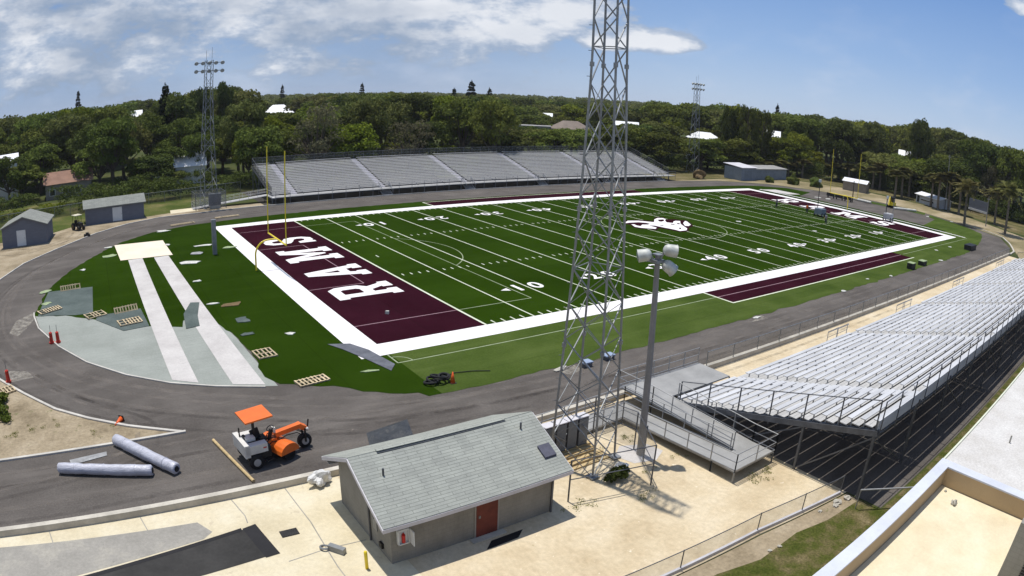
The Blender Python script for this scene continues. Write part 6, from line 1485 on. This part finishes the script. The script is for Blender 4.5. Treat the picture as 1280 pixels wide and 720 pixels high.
# ================================================================== HOUSES IN THE WOOD
def house(nm_, x, y, ztop, zeave, w, c):
    lab = {'hip_white': 'white house with a hipped white roof above the wood behind the goalpost', 'gable_white': 'small white gable showing in the wood left of the dark pointed pine', 'white_low': 'white-roofed house low in the trees left of the far-left tower',
           'white_low2': 'little white house glimpsed low in the trees above the long grey shed', 'brown': 'single-storey brown-roofed house in trees above the grey sheds', 'white_left': 'pale roofed house at the left picture edge in the wood',
           'tan': 'tan-roofed house in the wood beyond the middle of the far bleachers', 'grey': 'low house with a flat grey roof beside the tan-roofed one', 'white_mid': 'small distant white house above the tan-roofed one',
           'white_r': 'white house seen behind the near lattice tower in the wood', 'white_big': 'broad white roof in the wood beside the far-right lattice tower', 'white_r2': 'white wall glimpsed under the dark casuarina trees',
           'white_r3': 'white house glimpsed high in the wood above the white-fronted hut'}[nm_]
    t = thing('house', (x, y, 0), lab, 'house'); a = math.atan2(x + 18.8, y + 42.8); t.rotation_euler = (0, 0, -a)
    dp = max(6, w * .7); h = zeave
    wl = 'palewall' if c != 'brown' else 'tanwall'
    MB().box(-w / 2, -dp / 2, 0, w / 2, dp / 2, h).build('wall', wl if c != 'white' else 'doorwhite', t, local=True)
    rm = {'white': 'whiteroof', 'tan': 'tanroof', 'grey': 'greyroof', 'brown': 'brownroof'}[c]
    o_ = .5; zr = ztop
    if c == 'grey': MB().box(-w / 2 - o_, -dp / 2 - o_, h + .003, w / 2 + o_, dp / 2 + o_, h + .4).build('roof', rm, t, local=True)
    else:
        ins = dp / 2 if nm_ in ('hip_white', 'tan', 'white_big') else .0
        X = w / 2 + o_; Yy = dp / 2 + o_; k = min(X * .75, ins)
        v = [(-X, -Yy, h), (X, -Yy, h), (X, Yy, h), (-X, Yy, h), (-X + k, 0, zr), (X - k, 0, zr)]
        v = [(a_, b_, c_ + .02) for a_, b_, c_ in v]
        MB().add(v, [(0, 1, 5, 4), (1, 2, 5), (2, 3, 4, 5), (3, 0, 4), (3, 2, 1, 0)]).build('roof', rm, t, local=True)
    for q in range(max(1, int(w / 3.2))):
        wx = -w / 2 + 1.0 + q * 3.0; zz = max(.8, h - 2.2)
        f = MB().box(wx - .1, -dp / 2 - .06, zz - .1, wx + 1.3, -dp / 2 - .003, zz + 1.3).build('window', 'doorwhite', t, local=True)
        MB().box(wx, -dp / 2 - .09, zz, wx + 1.2, -dp / 2 - .062, zz + 1.2).build('pane', 'glass', f, local=True)
for h_ in HOUSES: house(*h_)

# ================================================================== AIR
hm = bpy.data.materials.new('thin_haze'); hm.use_nodes = True
hn = NT(hm.node_tree); hm.node_tree.nodes.remove(hm.node_tree.nodes['Principled BSDF'])
pv = hn.new('ShaderNodeVolumePrincipled'); pv.inputs['Color'].default_value = lin(.93, .94, 1.0); pv.inputs['Density'].default_value = HAZE; pv.inputs['Anisotropy'].default_value = .25
hn.link(pv.outputs[0], hn.n['Material Output'].inputs['Volume'])
M['haze'] = hm
tag(MB().box(-1850, -1250, -1, 1850, 2250, 34).build('haze', 'haze'), 'thin pale haze over the far wood', 'haze', kind='stuff')

# ================================================================== SKY, SUN, CAMERA
SUN_EL, SUN_AZ = R(79), Vector((-.10, 1.0, 0)).normalized()
w = bpy.data.worlds.new('World'); scene.world = w; w.use_nodes = True
nt = NT(w.node_tree); bg = w.node_tree.nodes['Background']
skyt = nt.new('ShaderNodeTexSky'); skyt.sky_type = 'NISHITA'; skyt.sun_disc = False
skyt.sun_elevation = SUN_EL; skyt.sun_rotation = math.atan2(SUN_AZ.x, SUN_AZ.y); skyt.air_density = 1.0; skyt.dust_density = .4; skyt.ozone_density = 1.6
tc = nt.new('ShaderNodeTexCoord'); sx = nt.new('ShaderNodeSeparateXYZ'); nt.link(tc.outputs['Generated'], sx.inputs[0])
def mth(op, a, b=None, clamp=False):
    m = nt.new('ShaderNodeMath', operation=op); m.use_clamp = clamp
    for i, v in enumerate((a, b)):
        if v is None: continue
        if hasattr(v, 'is_output'): nt.link(v, m.inputs[i])
        else: m.inputs[i].default_value = v
    return m.outputs[0]
az = mth('ARCTAN2', sx.outputs[0], sx.outputs[1]); el = mth('ARCSINE', sx.outputs[2])
cv = nt.new('ShaderNodeCombineXYZ'); nt.link(az, cv.inputs[0]); nt.link(mth('MULTIPLY', el, 2.1), cv.inputs[1])
def cl_noise(scale, detail, rough, off, dist=0):
    mp = nt.new('ShaderNodeMapping'); mp.inputs['Location'].default_value = off; nt.link(cv.outputs[0], mp.inputs[0])
    n = nt.new('ShaderNodeTexNoise'); n.inputs['Scale'].default_value = scale; n.inputs['Detail'].default_value = detail; n.inputs['Roughness'].default_value = rough; n.inputs['Distortion'].default_value = dist
    nt.link(mp.outputs[0], n.inputs['Vector']); return n.outputs['Fac']
def mrange(v, a, b, c, d, smooth=True):
    m = nt.new('ShaderNodeMapRange'); m.interpolation_type = 'SMOOTHSTEP' if smooth else 'LINEAR'
    nt.link(v, m.inputs[0])
    for i, x in enumerate((a, b, c, d)): m.inputs[i + 1].default_value = x
    return m.outputs[0]

# lens and standpoint of the photograph (wide lens with barrel curvature)
POLY = (0.04006651674748671, 4.791277625345852e-05, -9.214354020536516e-08, 2.401023401482486e-07)
CAMR = ((0.8218705113680383, -0.5684324912991698, 0.03759475201485317), (0.12525367799961035, 0.24468836213079254, 0.9614775720656826), (0.5557340899128008, 0.785501182859179, -0.2723004095399448))
CAMP = (-18.847983165690565, -42.81254423427164, 17.49474526199958)
EXPO = 0.06
n1 = cl_noise(7.5, 9, .62, (3.1, 1.7, 0), .15); n2 = cl_noise(19, 7, .6, (8.3, 2.2, 1)); n3 = cl_noise(4.0, 5, .55, (.4, 5.2, 2))
n4 = cl_noise(48, 5, .6, (2.2, 7.7, 3))
dens = mth('ADD', mth('ADD', mth('MULTIPLY', n1, .68), mth('MULTIPLY', n2, .24)), mth('MULTIPLY', n4, .08))
cover = mrange(az, .58, 1.0, .095, -.19)
bumps = [(.82, .088, .07, .015, .42), (.735, .079, .04, .009, .30), (.512, .083, .06, .012, .13), (.37, .122, .10, .022, .17), (.19, .15, .12, .03, .10), (.488, .118, .09, .018, .16), (.585, .096, .03, .010, .10), (.624, .084, .04, .016, .20), (.67, .125, .08, .02, .24), (1.355, .214, .035, .02, .42), (-.08, .10, .14, .03, .07), (-.05, .05, .10, .016, .05), (-.12, .15, .15, .03, .08)]
for ba, be, wa, we, amp in bumps:
    dx = mth('DIVIDE', mth('SUBTRACT', az, ba), wa); dy = mth('DIVIDE', mth('SUBTRACT', el, be), we)
    g = mth('EXPONENT', mth('MULTIPLY', mth('ADD', mth('MULTIPLY', dx, dx), mth('MULTIPLY', dy, dy)), -1.0))
    cover = mth('ADD', cover, mth('MULTIPLY', g, amp))
hz_fade = mrange(el, .012, .07, -.10, 0)
val = mth('ADD', mth('ADD', dens, cover), hz_fade)
alpha = mrange(val, .515, .595, 0, 1)
core = mrange(mth('ADD', val, mth('MULTIPLY', mth('SUBTRACT', n2, .5), .35)), .55, .78, 0, 1)
shade = mrange(n3, .40, .62, 0, 1)
cl = mixc(nt, core, lin(.36, .45, .60), lin(.82, .84, .88))
cl = mixc(nt, mth('MULTIPLY', shade, mrange(az, .3, .7, .75, .1)), cl, lin(.27, .345, .47))
veil = mth('MULTIPLY', mrange(az, .35, .95, .55, .05), mrange(n3, .3, .6, .6, 1))
STR = .1
skyc = nt.new('ShaderNodeMix', data_type='RGBA', blend_type='MULTIPLY'); skyc.inputs[0].default_value = 1
nt.link(skyt.outputs[0], skyc.inputs[6]); skyc.inputs[7].default_value = (STR * 1.0, STR * 1.0, STR * 1.0, 1)
grad = ramp(nt, mrange(el, -.02, .32, 0, 1, False), [(.0, lin(.52, .64, .81)), (.14, lin(.42, .56, .79)), (.35, lin(.29, .45, .75)), (.7, lin(.165, .32, .66)), (1, lin(.10, .22, .52))])
base = mixc(nt, .85, skyc.outputs[2], grad)
base = mixc(nt, veil, base, lin(.20, .285, .455))
streak = mth('MULTIPLY', mrange(cl_noise(5, 6, .6, (6.6, .3, 4)), .5, .7, 0, .38), mrange(el, .0, .16, 1, .25))
base = mixc(nt, streak, base, lin(.60, .66, .78))
fin = mixc(nt, mth('MULTIPLY', alpha, .93), base, cl)
div = nt.new('ShaderNodeMix', data_type='RGBA', blend_type='MULTIPLY'); div.inputs[0].default_value = 1
nt.link(fin, div.inputs[6]); div.inputs[7].default_value = (1 / STR,) * 3 + (1,); div.clamp_result = False
nt.link(div.outputs[2], bg.inputs[0]); bg.inputs[1].default_value = STR

sun = bpy.data.lights.new('sun', 'SUN'); sun.energy = 4.2; sun.angle = R(.53); sun.color = (1, .965, .90)
so = bpy.data.objects.new('sun', sun); COL.objects.link(so)
dirv = Vector((SUN_AZ.x * math.cos(SUN_EL), SUN_AZ.y * math.cos(SUN_EL), math.sin(SUN_EL)))
so.rotation_euler = dirv.to_track_quat('Z', 'Y').to_euler(); so.location = (20, 40, 120)

cam = bpy.data.cameras.new('camera'); co = bpy.data.objects.new('camera', cam); COL.objects.link(co)
cam.type = 'PANO'; cam.sensor_width = 36; cam.sensor_fit = 'HORIZONTAL'; cam.clip_start = .1; cam.clip_end = 6000
cy = cam
cy.panorama_type = 'FISHEYE_LENS_POLYNOMIAL'; cy.fisheye_fov = R(180)
cy.fisheye_polynomial_k0 = 0.0
for i, v in enumerate(POLY): setattr(cy, 'fisheye_polynomial_k%d' % (i + 1), -v)
rt, up, fw = (Vector(v) for v in CAMR)
m = Matrix(((rt.x, up.x, -fw.x, CAMP[0]), (rt.y, up.y, -fw.y, CAMP[1]), (rt.z, up.z, -fw.z, CAMP[2]), (0, 0, 0, 1)))
co.matrix_world = m
scene.camera = co
scene.render.engine = 'CYCLES'
scene.view_settings.view_transform = 'Standard'; scene.view_settings.look = 'None'; scene.view_settings.exposure = EXPO; scene.view_settings.gamma = 1
scene.view_settings.use_curve_mapping = False
scene.cycles.max_bounces = 6; scene.cycles.diffuse_bounces = 3; scene.cycles.transparent_max_bounces = 12
scene.cycles.use_denoising = True
